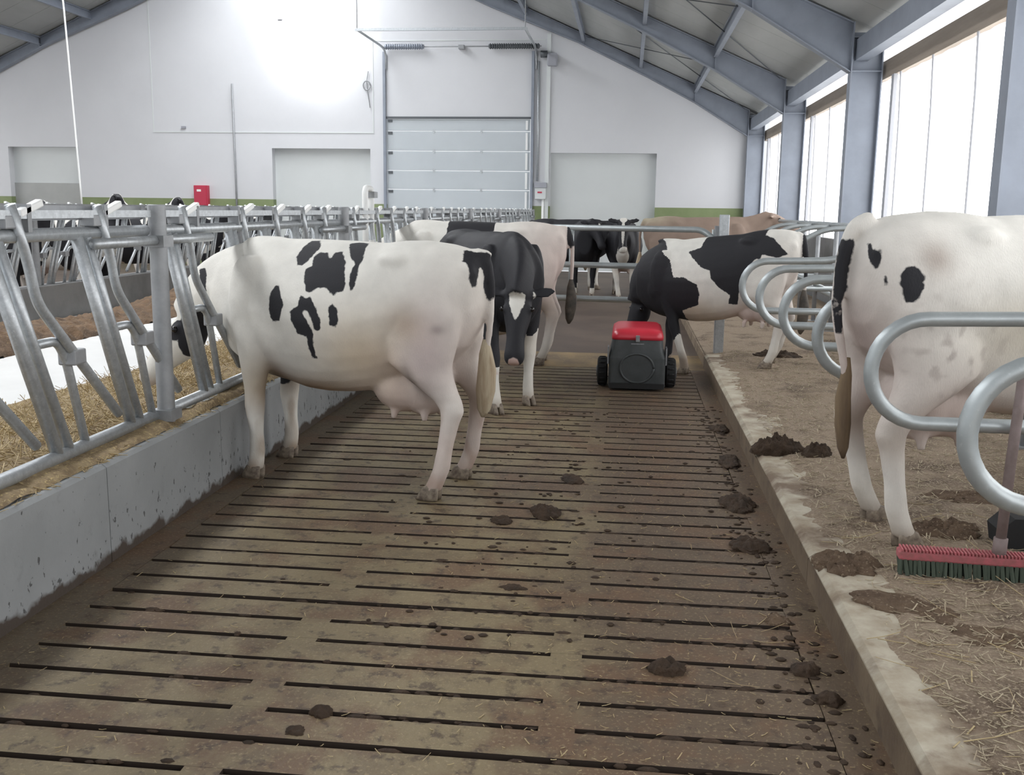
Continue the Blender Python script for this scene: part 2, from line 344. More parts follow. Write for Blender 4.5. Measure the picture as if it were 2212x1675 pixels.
# right outer wall: dwarf wall, header beam, windbreak curtains, light slot under the eave
wr = empty('wall_right', (XWALL, 10, 0), kind='structure'); og = (XWALL, 10, 0)
part('dwarf_wall', MB().box(XWALL, XWALL+.18, YF, YB+.2, -.3, 1.22), M_['conc_dark'], wr, off=og)
part('header_beam', MB().box(XWALL+.02, XWALL+.16, YF, YB+.2, 3.49, 3.74), M_['timber'], wr, off=og)
part('eave_board', MB().box(XWALL+.05, XWALL+.16, YF, YB+.2, 3.97, 4.5), M_['steel'], wr, off=og)
wn = 0
for a, b in zip([YF]+FRAMES, FRAMES):
    wn += 1; a_, b_ = a+.1, b-.1; yc = (a_+b_)/2
    w = empty('window_%d' % wn, (XWALL+.08, yc, 1.22), kind='structure'); og = (XWALL+.08, yc, 1.22)
    ys = np.linspace(a_-.1, b_+.1, 40); fold = [(XWALL+.10+.012*math.sin(k*1.9), y) for k, y in enumerate(ys)]
    mb = MB(); mb.loft([[(x, y, 1.22), (x, y, 3.49), (x+.012, y, 3.49), (x+.012, y, 1.22)] for x, y in fold])
    part('curtain', mb, M_['curtain'], w, off=og)
    part('slot_panel', MB().box(XWALL+.10, XWALL+.12, a_-.1, b_+.1, 3.74, 3.97), M_['curtain'], w, off=og)
    for q in (.14, .36, .62, .86):
        y = a_+(b_-a_)*q
        part('curtain_cord', MB().tube([(XWALL+.03, y+.06, 3.49), (XWALL+.04, y+.02, 2.9), (XWALL+.05, y, 1.22)], .015, 6), M_['cord'], w, off=og)
    part('side_batten', MB().box(XWALL+.0, XWALL+.05, b_-.55, b_-.42, 1.22, 3.49), M_['cord'], w, off=og)

wl = empty('wall_left', (XLW, 10, 0), kind='structure'); og = (XLW, 10, 0)
part('dwarf_wall', MB().box(XLW-.18, XLW, YF, YB+.2, -.3, 1.22), M_['conc_dark'], wl, off=og)
part('fill_light_curtain', MB().box(XLW-.12, XLW-.10, YF, YB, 1.22, 3.97), M_['curtain'], wl, off=og)  # unseen glowing curtain, added to balance the light from the left
part('eave_board', MB().box(XLW-.16, XLW, YF, YB+.2, 3.9, 4.5), M_['steel'], wl, off=og)

# roof: sandwich panels, purlins, translucent ridge
ce = empty('ceiling', (XR0, 10, 9), kind='structure'); og = (XR0, 10, 9)
RW = 1.3
for sgn in (1, -1):
    for k in range(32):
        ya = YF+k*.99; yb = ya+.98
        xa, xb = XR0+sgn*RW, XR0+sgn*(XWALL+.5-XR0)
        pl = [(xa, zt(xa)+.03), (xb, 4.25+.44*(3.0-(XWALL+.5))+.03), (xb, 4.25+.44*(3.0-(XWALL+.5))+.13), (xa, zt(xa)+.13)]
        part('roof_panel', MB().prism(pl, 'y', ya, yb), M_['roof'], ce, off=og)
    for x in ([1.62, .2, -1.3, -2.8, -4.3, -5.8, -7.2] if sgn > 0 else [2*XR0-q for q in (1.62, .2, -1.3, -2.8, -4.3, -5.8, -7.2)]):
        z = zt(x)+.03; mb = MB().box(x-.04, x+.04, YF, YB, z-.03, z); mb.box(x-.006, x+.006, YF, YB, z-.2, z-.03); mb.box(x-.04, x+.04, YF, YB, z-.22, z-.2)
        part('purlin', mb, M_['steel'], ce, off=og)
part('ridge_panel', MB().prism([(XR0-RW, zt(XR0-RW)+.08), (XR0, zt(XR0)+.08), (XR0+RW, zt(XR0+RW)+.08), (XR0, zt(XR0)+.1)], 'y', YF, YB), M_['ridge'], ce, off=og)
eb = MB(); eb.box(3.06, 3.24, YF, YB, 3.74, 3.76); eb.box(3.06, 3.075, YF, YB, 3.76, 4.0); eb.box(3.06, 3.24, YF, YB, 4.0, 4.02); eb.box(3.225, 3.24, YF, YB, 3.76, 4.0)
part('eave_beam', eb, M_['steel'], ce, off=og)
for (ya, yb) in ((14.9, 21.0), (21.0, 27.1)):
    for a, b in (((2.9, ya), (-1.2, yb)), ((-1.2, ya), (2.9, yb))):
        part('bracing_rod', MB().tube([(a[0], a[1], zt(a[0])-.02), (b[0], b[1], zt(b[0])-.02)], .010, 6), M_['darkgrey'], ce, off=og)

# portal frames: built once, the others are copies
def make_frame():
    root = empty('portal_frame', (0, 0, 0))
    for sgn in (1, -1):
        fx = lambda x: x if sgn > 0 else 2*XR0-x
        def bx(x0, x1, y0, y1, z0, z1): return MB().box(min(fx(x0), fx(x1)), max(fx(x0), fx(x1)), y0, y1, z0, z1)
        c = bx(3.0, 3.018, -.1, .1, -.3, zt(3.0)); c2 = bx(3.412, 3.43, -.1, .1, -.3, 4.1)
        c.add(c2.v, c2.f); w = bx(3.018, 3.412, -.006, .006, -.3, 4.12); c.add(w.v, w.f)
        for z in (3.585, 4.04): s = bx(3.018, 3.412, -.095, .095, z, z+.016); c.add(s.v, s.f)
        part('column', c, M_['steel'], root)
        bot = [(2.995, 3.58), (1.6, 4.43), (.3, 5.10), (-1.43, 5.93), (-3.75, 6.84), (-8.8, zt(XR0)-.38)]
        top = [(x, zt(x)) for x in (2.995, 1.6, .3, -1.43, -3.75, -8.8)]
        r = MB().prism([(fx(x), z) for x, z in bot+top[::-1]], 'y', -.006, .006)
        for line, d in ((bot, .018), (top, -.018)):
            r.loft([[(fx(x), -.09, z), (fx(x), .09, z), (fx(x), .09, z+d), (fx(x), -.09, z+d)] for x, z in line])
        part('rafter', r, M_['steel'], root)
        for x in (1.62, -1.3, -4.3):
            zb = np.interp(-x, [-q[0] for q in bot], [q[1] for q in bot]); s = bx(x-.006, x+.006, -.08, .08, zb, zt(x)); part('stiffener', s, M_['steel'], root)
    return root
fr0 = make_frame(); names = ['nearest the photographer, outside the view', 'whose column stands at the far right edge of the view',
  'whose wide column stands between the two bright curtains at right', 'third from the right, left of the second bright curtain', 'standing close against the white gable wall']
for k, y in enumerate(FRAMES):
    o = fr0 if k == 0 else copy_tree(fr0)
    o.location = (0, y, 0); tagset(o, 'grey-blue steel portal frame ' + names[k], 'steel frame', 'portal frames of the barn')

# flood spot and unseen fixture, added to stand in for ridge daylight
fl = empty('added_glow_lamp', (-8.6, 24.6, 7.9), 'grey flood lamp added under the ridge, standing in for daylight on the gable', 'lamp')
part('housing', MB().box(-8.85, -8.35, 24.35, 24.6, 7.95, 8.15), M_['grey_pl'], fl, off=(-8.6, 24.6, 7.9))
part('hanger', MB().tube([(-8.6, 24.45, 8.15), (-8.6, 24.45, 9.3)], .02, 6), M_['galv_dull'], fl, off=(-8.6, 24.6, 7.9))
sl = bpy.data.lights.new('glow', 'SPOT'); sl.energy = SPOT_E; sl.spot_size = math.radians(62); sl.spot_blend = 1.0; sl.shadow_soft_size = .2
so = bpy.data.objects.new('added_glow_spot', sl); COL.objects.link(so); so.parent = fl; so.location = (0, 0, .02)
so.rotation_euler = Vector((-8.5-(-8.6), YB-24.6, 6.6-7.92)).to_track_quat('-Z', 'Y').to_euler()

# ------------------------------------------------------------------ wall fittings
def fit(name, label, cat, loc, mb, m, smooth=False): 
    o = part(name, mb, M_[m], None, smooth, off=loc); o.location = loc; return tagset(o, label, cat)
t = empty('fire_hose_cabinet', (-11.88, YB-.1, 1.66), 'red metal cabinet hanging on the green wall band left of the doors', 'cabinet'); og = (-11.88, YB-.1, 1.66)
part('box', MB().box(-12.08, -11.68, YB-.16, YB, 1.62, 2.19), M_['redbox'], t, off=og, bevel=.01)
part('front_door', MB().box(-12.05, -11.71, YB-.175, YB-.16, 1.65, 2.16), M_['redbox'], t, off=og, bevel=.006)
part('label_plate', MB().box(-11.98, -11.86, YB-.18, YB-.175, 2.02, 2.08), M_['plastic'], t, off=og)
fit('vent_pipe', 'thin grey vertical pipe on the white gable left of the middle recess', 'pipe', (-10.88, YB-.06, 1.6), MB().tube([(-10.9, YB-.06, 4.93), (-10.87, YB-.06, .02)], .028, 8), 'galv_dull', True)
fit('cable_duct', 'pale vertical cable duct on the gable right of the sectional door', 'duct', (-2.2, YB-.04, 1.5), MB().box(-2.26, -2.16, YB-.07, YB, .0, 6.2), 'recess')
fit('drain_pipe', 'slim vertical grey conduit beside the right door track', 'pipe', (-2.45, YB-.04, 1.5), MB().tube([(-2.47, YB-.05, 5.5), (-2.47, YB-.05, 2.4)], .03, 8), 'galv', True)
t = empty('door_motor', (-2.1, YB-.15, 5.5), 'grey door drive motor beside the spring at the door head', 'motor'); og = (-2.1, YB-.15, 5.5)
part('gearbox', MB().box(-2.24, -1.98, YB-.25, YB-.02, 5.36, 5.68), M_['grey_pl'], t, off=og, bevel=.03)
part('motor_drum', MB().tube([(-2.42, YB-.15, 5.66), (-2.24, YB-.15, 5.66)], .09, 14), M_['darkgrey'], t, smooth=True, off=og)
t = empty('door_control_box', (-2.35, YB-.1, 2.1), 'grey and white door control box with red mark, right of the sectional door', 'control box'); og = (-2.35, YB-.1, 2.1)
part('upper_case', MB().box(-2.53, -2.2, YB-.2, YB, 2.22, 2.36), M_['grey_pl'], t, off=og, bevel=.01)
part('lower_case', MB().box(-2.51, -2.22, YB-.17, YB, 1.92, 2.22), M_['recess'], t, off=og, bevel=.01)
part('red_mark', MB().box(-2.44, -2.32, YB-.18, YB-.17, 2.08, 2.12), M_['redbox'], t, off=og)
part('outlet_pipe', MB().tube([(-2.30, YB-.08, 1.92), (-2.30, YB-.08, .9)], .035, 8), M_['plastic'], t, smooth=True, off=og)
t = empty('chain_hoist', (-7.12, YB-.06, 4.9), 'small hand chain on a ring hanging left of the sectional door', 'chain'); og = (-7.12, YB-.06, 4.9)
part('ring', MB().tube([(-7.12+.10*math.cos(a), YB-.06, 4.88+.12*math.sin(a)) for a in np.linspace(0, 2*PI, 15)], .016, 6), M_['galv_dull'], t, smooth=True, off=og)
part('chain', MB().tube([(-7.08, YB-.05, 5.25), (-7.12, YB-.06, 5.0), (-7.10, YB-.05, 4.7), (-7.04, YB-.05, 4.3)], .012, 5), M_['galv_dull'], t, off=og)
fit('hanging_cable', 'thin white cable hanging from the roof in front of the left gable', 'cable', (-11.4, 20, 1.6), MB().tube([(-11.62, 20, 7.9), (-11.478, 20, 5.51), (-11.36, 20, 2.0), (-11.34, 20, 1.2)], .018, 6), 'plastic', True)

# ------------------------------------------------------------------ feed wall (near) and far kerb wall
fwl = empty('feed_wall', (XL, 5, 0), 'low grey concrete wall with dung splashes under the near feed fence', 'wall')
ys = [-4.0, -2.4, -1.1, .2, 1.5, 2.85, 4.2, 5.5] + [5.5+1.3*k for k in range(1, 17)] + [YB]
for a, b in zip(ys[:-1], ys[1:]):
    part('concrete_panel', MB().prism([(XL, -.3), (XL, .455), (XL-.02, .47), (-2.62, .47), (-2.62, -.3)], 'y', a+.003, b-.003), M_['conc'], fwl, off=(XL, 5, 0))
fk = empty('far_feed_wall', (-7.55, 5, 0), 'dark concrete kerb wall under the fence across the feed table', 'wall')
for a, b in zip(np.arange(YF, YB-1, 2.6), np.arange(YF, YB-1, 2.6)+2.6):
    part('concrete_panel', MB().box(-7.8, -7.55, a+.003, min(b, YB)-.003, -.3, .58), M_['conc_dark'], fk, off=(-7.55, 5, 0), bevel=.01)

# ------------------------------------------------------------------ self-locking feed fences
def fence_module(root, yb, mir=1):
    """one feeding place; yb = where the fixed pair meets the bottom rail"""
    G = M_['galv']
    for d in (0, .095):
        part('fixed_bar', MB().tube([(0, yb+d, .55), (0, yb-.40+d*.85, 1.50)], .024 if d else .029, 8), G, root, smooth=True)
    part('locking_arm', MB().tube(round_path([(.03, yb-.26, 1.64), (.03, yb-.16, 1.40), (.03, yb-.13, 1.24), (.03, yb+.16, .96), (.03, yb+.50, .63)], .12), .023, 8), G, root, smooth=True)
    part('neck_bar', MB().tube(round_path([(0, yb-.10, 1.05), (0, yb+.06, 1.05), (0, yb+.12, .95), (0, yb+.235, .55)], .07), .021, 8), G, root, smooth=True)
    part('pivot_clamp', MB().box(-.03, .055, yb+.10, yb+.20, .93, 1.0), M_['galv_dull'], root, bevel=.008)
    lev = part('release_lever', MB().box(-.015, .02, -.085, .085, -.016, .016), M_['plastic'], root, bevel=.006)
    lev.location = (.02, yb-.12, 1.628); lev.rotation_euler = (math.radians(16), 0, 0)
    part('latch_block', MB().box(-.035, .04, yb-.31, yb-.20, 1.545, 1.60), M_['galv_dull'], root, bevel=.006)
PO = 5.06; BAY = 3.51
OFFS = [.58, 1.44, 2.05, 2.66, 3.19]
def make_bay(offs):
    root = empty('feed_fence_bay', (0, 0, 0)); G = M_['galv']
    part('bottom_rail', MB().tube([(0, .06, .53), (0, BAY-.06, .53)], .032, 10), G, root, smooth=True)
    part('top_rail', MB().tube([(0, .06, 1.515), (0, BAY-.06, 1.515)], .030, 10), G, root, smooth=True)
    part('latch_rail', MB().tube([(.05, .06, 1.465), (.05, .65, 1.465)], .026, 10), G, root, smooth=True)
    part('latch_rail', MB().tube([(.05, BAY-.66, 1.465), (.05, BAY-.06, 1.465)], .026, 10), G, root, smooth=True)
    for z in (1.575, 1.615): part('guide_bar', MB().box(-.03, -.022, .06, BAY-.06, z, z+.026), M_['galv_dull'], root)
    part('guide_bar', MB().box(.03, .038, .06, BAY-.06, 1.585, 1.62), G, root)
    for y in np.arange(.5, BAY-.2, .62): part('spacer_plate', MB().box(-.032, .04, y, y+.03, 1.53, 1.645), M_['galv_dull'], root)
    for o in offs: fence_module(root, o)
    return root
ords = ['nearest', 'second nearest', 'third nearest', 'fourth nearest', 'fifth nearest', 'sixth nearest', 'farthest']
near = [PO-BAY+BAY*k for k in range(7)]
b_first = make_bay([.45, 1.15, 1.82, 2.52, 3.19]); b_std = make_bay(OFFS)
hints = ['filling the left edge', 'where the front white cow feeds', 'behind the back of the front white cow', 'where the white cow with black saddle feeds', 'beyond the white cow with black saddle', 'well behind the cows', 'at the gable end']
for k, y in enumerate(near):
    o = b_first if k == 0 else (b_std if k == 1 else copy_tree(b_std))
    o.location = (-2.5, y, 0); tagset(o, '%s alley-side bay of galvanised feed fence, %s' % (ords[k], hints[k]), 'feed fence', 'feed fence bays beside the alley')
fence_src = b_std
for k in range(7):
    o = copy_tree(fence_src); o.rotation_euler = (0, 0, PI); o.location = (-7.68, 3.0+BAY*(k+1)-1.2, 0)
    tagset(o, '%s bay of the galvanised feed fence across the white feed table' % ords[k], 'feed fence', 'feed fence bays across the feed table')
def post_mb(h0, h1=1.65):
    return MB().tube([(0, 0, h0), (0, 0, h1-.004), (0, 0, h1)], [.046, .046, .040], 18)
pp = post_mb(.30); post_me = pp.mesh('post_body', True); post_me.set_sharp_from_angle(angle=.7); post_me.materials.append(M_['galv_dull'])
cl = MB().box(-.055, .058, -.058, .058, 1.43, 1.49); cl_me = cl.mesh('rail_bracket'); cl_me.materials.append(M_['galv_dull'])
c2 = MB().box(-.055, .058, -.065, .065, .50, .56); c2_me = c2.mesh('rail_bracket'); c2_me.materials.append(M_['galv_dull'])
phint = ['out of frame, in front of the nearest bay', 'thick and near, just left of the front white cow', 'above the back of the front white cow', 'behind the rump of the white cow with black saddle', 'fourth from the near thick one', 'fifth from the near thick one', 'second from the gable', 'nearest the gable']
for row, X in ((0, -2.46), (1, -7.68)):
    for k in range(8):
        y = PO-BAY+BAY*k if row == 0 else 3.0-1.2+BAY*k
        t = empty('fence_post', (X, y, .3)); 
        for me, nm in ((post_me, 'post_body'), (cl_me, 'rail_bracket'), (c2_me, 'rail_bracket')):
            part(nm, me, None, t).location = (0, 0, -.3)
        tagset(t, ('round grey alley-side fence post, ' + phint[k]) if row == 0 else 'round grey fence post across the feed table, number %s from the front' % ['one', 'two', 'three', 'four', 'five', 'six', 'seven', 'eight'][k], 'post', ['alley fence posts', 'far fence posts'][row])
t = empty('pipe_guard', (-2.5, 9.65, .47), 'inverted U of white-grey pipe sticking up over the feed fence', 'pipe guard'); og = (-2.5, 9.65, .47)
part('pipe_loop', MB().tube(round_path([(-2.5, 9.45, .47), (-2.5, 9.45, 1.83), (-2.5, 9.68, 1.83), (-2.5, 9.68, .47)], .06), .03, 8), M_['plastic'], t, smooth=True, off=og)
part('pipe_cap', MB().box(-2.54, -2.46, 9.64, 9.78, 1.74, 1.80), M_['galv_dull'], t, off=og)

# ------------------------------------------------------------------ feed on the table
def heap(name, x0, x1, y0, y1, zb, hfun, m, nx=22, ny=220, rough=.018):
    V = []; F = []
    for j in range(ny+1):
        for i in range(nx+1):
            u = i/nx; v = j/ny; x = x0+(x1-x0)*u; y = y0+(y1-y0)*v
            e = mnoise.noise(Vector((x*2.2, y*2.2, 3)))*.5+.5; f = mnoise.noise(Vector((x*9, y*9, 7)))
            xx = x + (mnoise.noise(Vector((y*.8, 5, i*.02)))*.22)*(u if x1 < x0 else (1-u))
            V.append((xx, y, zb + max(0, hfun(u, y)*(.6+.7*e) + rough*f) - (.01 if i in (0, nx) else 0)))
    for j in range(ny):
        for i in range(nx):
            a = j*(nx+1)+i; F.append((a, a+1, a+nx+2, a+nx+1) if x1 > x0 else (a, a+nx+1, a+nx+2, a+1))
    return part(name, MB().add(V, F), M_[m], None, True)
def blades(name, n, sampler, m, lmin=.04, lmax=.12, w=.0022, tilt=.35, parent=None):
    """loose stalks: thin three-sided prisms, one joined object"""
    P = np.array([sampler() for _ in range(n)]); a = rng.uniform(0, 2*PI, n); L = rng.uniform(lmin, lmax, n); tl = rng.normal(0, tilt, n)
    d = np.stack([np.cos(a)*np.cos(tl), np.sin(a)*np.cos(tl), np.sin(tl)], 1); sd = np.stack([-np.sin(a), np.cos(a), np.zeros(n)], 1)
    upv = np.cross(d, sd); ww = w*rng.uniform(.6, 1.5, n)[:, None]
    P = P + np.array([0, 0, 1])*(np.abs(np.sin(tl))*L*.5+w)[:, None]
    ring = lambda c: np.stack([c+sd*ww, c-sd*ww, c-upv*ww*1.2], 1)
    bend = upv*(-rng.uniform(0, .08, n)*L)[:, None]
    V = np.concatenate([ring(P-d*L[:, None]/2), ring(P+bend), ring(P+d*L[:, None]/2)], 1).reshape(-1, 3)
    F = []
    for s_ in (0, 3):
        for k in range(3): F.append((s_+k, s_+(k+1) % 3, s_+(k+1) % 3+3, s_+k+3))
    F = (np.arange(n)[:, None, None]*9 + np.array(F)[None]).reshape(-1, 4)
    me = bpy.data.meshes.new(name); me.vertices.add(len(V)); me.vertices.foreach_set('co', V.ravel())
    me.loops.add(F.size); me.loops.foreach_set('vertex_index', F.ravel()); me.polygons.add(len(F)); me.polygons.foreach_set('loop_start', np.arange(0, F.size, 4))
    me.update(calc_edges=True); me.materials.append(M_[m])
    o = bpy.data.objects.new(name, me); COL.objects.link(o)
    if parent: o.parent = parent
    return o
hh = lambda u, y: .30*math.sin(min(1, u*2.2+.25)*PI*.5)*(1-u)**.8 + .02*(1-u)
hp = heap('hay_heap', -2.635, -4.6, 1.5, 20, .115, hh, 'hay'); tagset(hp, 'long heap of golden brown hay along the near feed fence', 'hay', kind='stuff')
def s_hay():
    u = rng.beta(1.2, 1.6); y = 1.8+rng.random()**1.5*11; return (-2.66-u*1.95, y, .115+hh(u, y)*rng.uniform(.85, 1.05))
tagset(blades('hay_stalks', 15000, s_hay, 'hayb', .05, .16, .0024, .4), 'loose hay stalks covering the heap by the near fence', 'hay', kind='stuff')
fh = lambda u, y: .26*math.sin(u*PI)**.6*(.8+.35*math.sin(y*.9)) 
tagset(heap('silage_heap', -7.30, -6.15, 5, 27, .115, fh, 'feed', 40, 520, .07), 'dark brown silage strip along the far feed wall', 'feed', kind='stuff')
def s_ledge(): return (rng.uniform(-2.60, -2.365)-.0, 2.5+rng.random()**1.4*8, .472)
ld = heap('ledge_litter', -2.39, -2.61, 1.5, 12, .481, lambda u, y: .03*math.sin(u*PI), 'hay', 8, 160); tagset(ld, 'thin hay debris lying on top of the feed wall', 'hay', kind='stuff')
tagset(blades('ledge_stalks', 1800, s_ledge, 'hayb', .03, .09, .002, .2), 'loose hay stalks on the ledge under the fence rail', 'hay', kind='stuff')

# ------------------------------------------------------------------ cubicle bed
bed = empty('cubicle_bed', (XC, 8, 0), 'raised lying platform with concrete kerb along the right of the alley', 'platform'); og = (XC, 8, 0)
ks = [-4.0, -1.2, 1.6, 4.4, 7.2, 10.74]
for a, b in zip(ks[:-1], ks[1:]):
    k_ = part('kerb', MB().prism([(XC-.0, -.3), (XC, .125), (XC+.025, .145), (1.16, .15), (1.16, -.3)], 'y', a+.003, b-.003), M_['kerb'], bed, off=og)
    part('kerb_face', MB().box(XC-.006, XC, a+.003, b-.003, -.02, .118), M_['kerbface'], k_, off=og)
part('bed_base', MB().box(1.16, XWALL-.03, -4, 20, -.3, .13), M_['litter'], bed, off=og)
part('bed_base', MB().box(XC, 1.16, 10.74, 20, -.3, .12), M_['litter'], bed, off=og)
def bedz(x, y):
    e = min(1, max(0, (x-.93-.13*mnoise.noise(Vector((y*1.1, 2, 0)))-.06*mnoise.noise(Vector((y*5, 4, 0)))-.07*mnoise.noise(Vector((x*17, y*17, 5))))/.14))
    return .128 + e*(.03 + .022*mnoise.noise(Vector((x*1.7, y*1.7, 0))) + .012*mnoise.noise(Vector((x*6, y*6, 3))) + .006*mnoise.noise(Vector((x*19, y*19, 9))))
nx, ny = 90, 320; V = []; F = []
for j in range(ny+1):
    for i in range(nx+1):
        x = .88+(XWALL-.05-.88)*i/nx; y = 1.0+(17.0-1.0)*(j/ny)**1.35; V.append((x, y, bedz(x, y)))
for j in range(ny):
    for i in range(nx): a = j*(nx+1)+i; F.append((a, a+1, a+nx+2, a+nx+1))
tagset(part('bed_litter', MB().add(V, F), M_['litter'], None, True), 'brown chopped straw and dung litter spread over the lying platform', 'bedding', kind='stuff')
def s_bed():
    y = 2.0+rng.random()**1.8*9; x = 1.0+rng.random()**1.0*2.4; return (x, y, bedz(x, y)+.004)
tagset(blades('bed_straw', 16000, s_bed, 'straw_pale', .012, .07, .0017, .18), 'short pale straw bits on the lying platform', 'straw', kind='stuff')
def s_bed2():
    y = 2.2+rng.random()**1.4*3; x = .95+rng.random()*2; return (x, y, bedz(x, y)+.006)
tagset(blades('bed_straw_long', 260, s_bed2, 'straw', .08, .2, .0018, .12), 'long golden straws on the near lying platform', 'straw', kind='stuff')
def s_alley():
    y = 2.3+rng.random()**1.7*7.5; x = rng.uniform(-2.2, .82) if rng.random() < .45 else rng.normal(.1, .45); return (min(.83, max(-2.3, x)), y, .003)
tagset(blades('alley_straw', 1300, s_alley, 'straw', .008, .036, .0013, .2), 'scattered straw bits on the slatted alley floor', 'straw', kind='stuff')
def s_alley2(): return (rng.uniform(.25, .82), rng.uniform(2.4, 4.2), .004)
tagset(blades('alley_straw_long', 26, s_alley2, 'straw', .05, .14, .0013, .1), 'longer straws on the floor near the kerb', 'straw', kind='stuff')

# ------------------------------------------------------------------ dung
def lump(seed, r, h, n=44, m=16):
    V = []; F = []
    for i in range(m+1):
        a = i/m
        for k in range(n):
            th = 2*PI*k/n; q = 1+.38*mnoise.noise(Vector((math.cos(th)*1.4+seed*7.3, math.sin(th)*1.4, seed)))+.20*mnoise.noise(Vector((math.cos(th)*4, math.sin(th)*4+a*3, seed*3)))+.16*mnoise.noise(Vector((math.cos(th)*9, math.sin(th)*9+a*5, seed*5)))
            rr = r*q*math.sin(a*PI*.5); zz = h*math.cos(a*PI*.5)*(1+.6*mnoise.noise(Vector((rr*14*math.cos(th), rr*14*math.sin(th), seed*2.1)))+.6*mnoise.noise(Vector((rr*45*math.cos(th), rr*45*math.sin(th), seed*4.1)))) - (.012 if i == m else 0)
            V.append((rr*math.cos(th), rr*math.sin(th), zz))
    for i in range(m):
        for k in range(n): a = i*n+k; b = i*n+(k+1) % n; F.append((a, a+n, b+n, b))
    F.append(tuple(range(n)))
    return MB().add(V, F)
DUNG = [  # x, y, z, radius, height, stretch y, rot, label
 (.98, 6.30, .155, .15, .085, .6, .1, 'large dark dung heap on the bed in front of the big white cow'),
 (1.22, 6.22, .155, .10, .07, .7, .4, 'smaller dark dung heap touching the large one on the bed'),
 (1.56, 4.78, .15, .17, .05, .8, .5, 'trodden dung beside the hind hoof of the big white cow'),
 (.985, 4.25, .14, .15, .05, .9, .2, 'brown dung smear over the kerb edge'),
 (1.14, 3.78, .15, .20, .016, .6, -.5, 'flat brown dung patch behind the kerb in the foreground'),
 (1.42, 3.50, .15, .22, .018, .6, -.4, 'flat dung patch at the right edge in the foreground'),
 (1.9, 5.42, .15, .24, .022, .6, 0, 'dark trodden dung on the bed under the big white cow'),
 (1.60, 10.62, .14, .26, .07, .6, 0, 'dark dung by the far gate post'),
 (.194, 3.44, 0, .065, .035, .8, 0, 'round dung lump on the right slats in the foreground'),
 (-.40, 5.26, 0, .075, .045, 1.6, .2, 'long dark dung lump on the middle slats'),
 (-.955, 2.96, 0, .035, .025, 1, 0, 'small dark dung lump on a slot in the left foreground'),
 (-1.0, 2.84, 0, .032, .012, 1, 0, 'small flat dung lump nearest the camera'),
 (.661, 4.88, 0, .10, .035, 1.2, 0, 'dung lump near the kerb in the middle'),
 (.68, 5.6, 0, .09, .04, 1.6, 0, 'elongated dung lump along the kerb beyond the middle'),
 (.72, 6.6, 0, .08, .03, 2.2, 0, 'low dung ridge along the kerb by the dung heap on the bed'),
 (.75, 7.6, 0, .07, .03, 2.4, 0, 'low dung ridge along the kerb before the robot'),
 (.70, 3.5, 0, .05, .03, 1, 0, 'small dung lump near the kerb in the foreground'),
 (.74, 3.28, 0, .045, .03, 1, 0, 'small dung lump at the kerb in the foreground'),
 (.66, 3.95, 0, .05, .025, 1, 0, 'dung lump beside the brown smear on the kerb'),
 (-.62, 5.1, 0, .06, .02, 1, 0, 'flat dung beside the long lump on the middle slats'),
 (-.30, 6.0, 0, .06, .02, 1.8, .3, 'flat dung on the slats before the standing cow'),
 (-.45, 4.15, 0, .06, .012, .6, 0, 'flat brown dung on the middle slats'),
]
for i, (x, y, z, r, h, sy, rz, lab) in enumerate(DUNG):
    o = part('dung_pile', lump(i+1.37, r, h), M_['dungflat' if 'patch' in lab or 'trodden' in lab or 'smear' in lab else 'dung'], None, True); o.location = (x, y, z); o.scale = (1, sy, 1); o.rotation_euler = (0, 0, rz); tagset(o, lab, 'dung', 'dung piles')
cr = MB()
for _ in range(520):
    if rng.random() < .62: x, y = rng.normal(.68, .08), 2.5+rng.random()**1.3*6
    else: x, y = rng.normal(-.45, .35), 3.6+rng.random()*4.5
    x = min(.82, x); q = rng.uniform(.004, .016); cr.ell((x, y, q*.1), (q*rng.uniform(.8, 1.8), q*rng.uniform(.8, 1.8), q*.35), 6, 4)
for _ in range(900):
    k = int(rng.integers(0, 36)); y = 2.04 + .184*k + rng.normal(0, .010); x = rng.uniform(-.95, .72) if rng.random() < .75 else rng.uniform(-2.1, -.9)
    if 2.3 < y < 8.5:
        q = rng.uniform(.006, .02); cr.ell((x, y, -.006), (q*rng.uniform(1, 2.4), q*.8, q*.5), 6, 4)
tagset(part('dung_crumbs', cr, M_['dung'], None, True), 'dark dung crumbs strewn along the kerb and slats', 'dung', kind='stuff')

# ------------------------------------------------------------------ cubicle dividers
def make_divider():
    t = empty('cubicle_divider', (0, 0, 0)); G = M_['galv_loop']; zt_, zb_ = 1.225, .785; r = (zt_-zb_)/2; xt = 1.03
    arc = [(xt+r-r*math.cos(a), 0, (zt_+zb_)/2+r*math.sin(a)) for a in np.linspace(-PI/2, PI/2, 17)]
    path = [(2.62, 0, zb_), (xt+r+.3, 0, zb_)] + arc + round_path([(xt+r+.02, 0, zt_), (1.88, 0, zt_+.015), (2.22, 0, 1.475), (2.92, 0, 1.48)], .2)
    part('loop_tube', MB().tube(path, .031, 12), G, t, smooth=True)
    part('brace', MB().tube([(1.95, 0, .94), (2.3, 0, zb_)], .022, 8), G, t, smooth=True)
    part('upright', MB().tube([(2.62, 0, .1), (2.62, 0, 1.48)], .03, 10), M_['galv_dull'], t, smooth=True)
    part('foot_plate', MB().box(2.54, 2.70, -.06, .06, .12, .17), M_['galv_dull'], t)
    return t
dv = make_divider(); DY = [3.05, 4.26, 5.47, 6.68, 7.9, 9.08, 11.9, 13.1, 14.3, 15.5]
dh = ['nearest the camera, around the broom handle at the right edge', 'in front of the big white cow', 'just behind the big white cow', 'fourth from the camera', 'fifth from the camera', 'sixth from the camera, before the cow by the robot',
      'first beyond the gate post', 'second beyond the gate post', 'third beyond the gate post', 'farthest beyond the gate post']
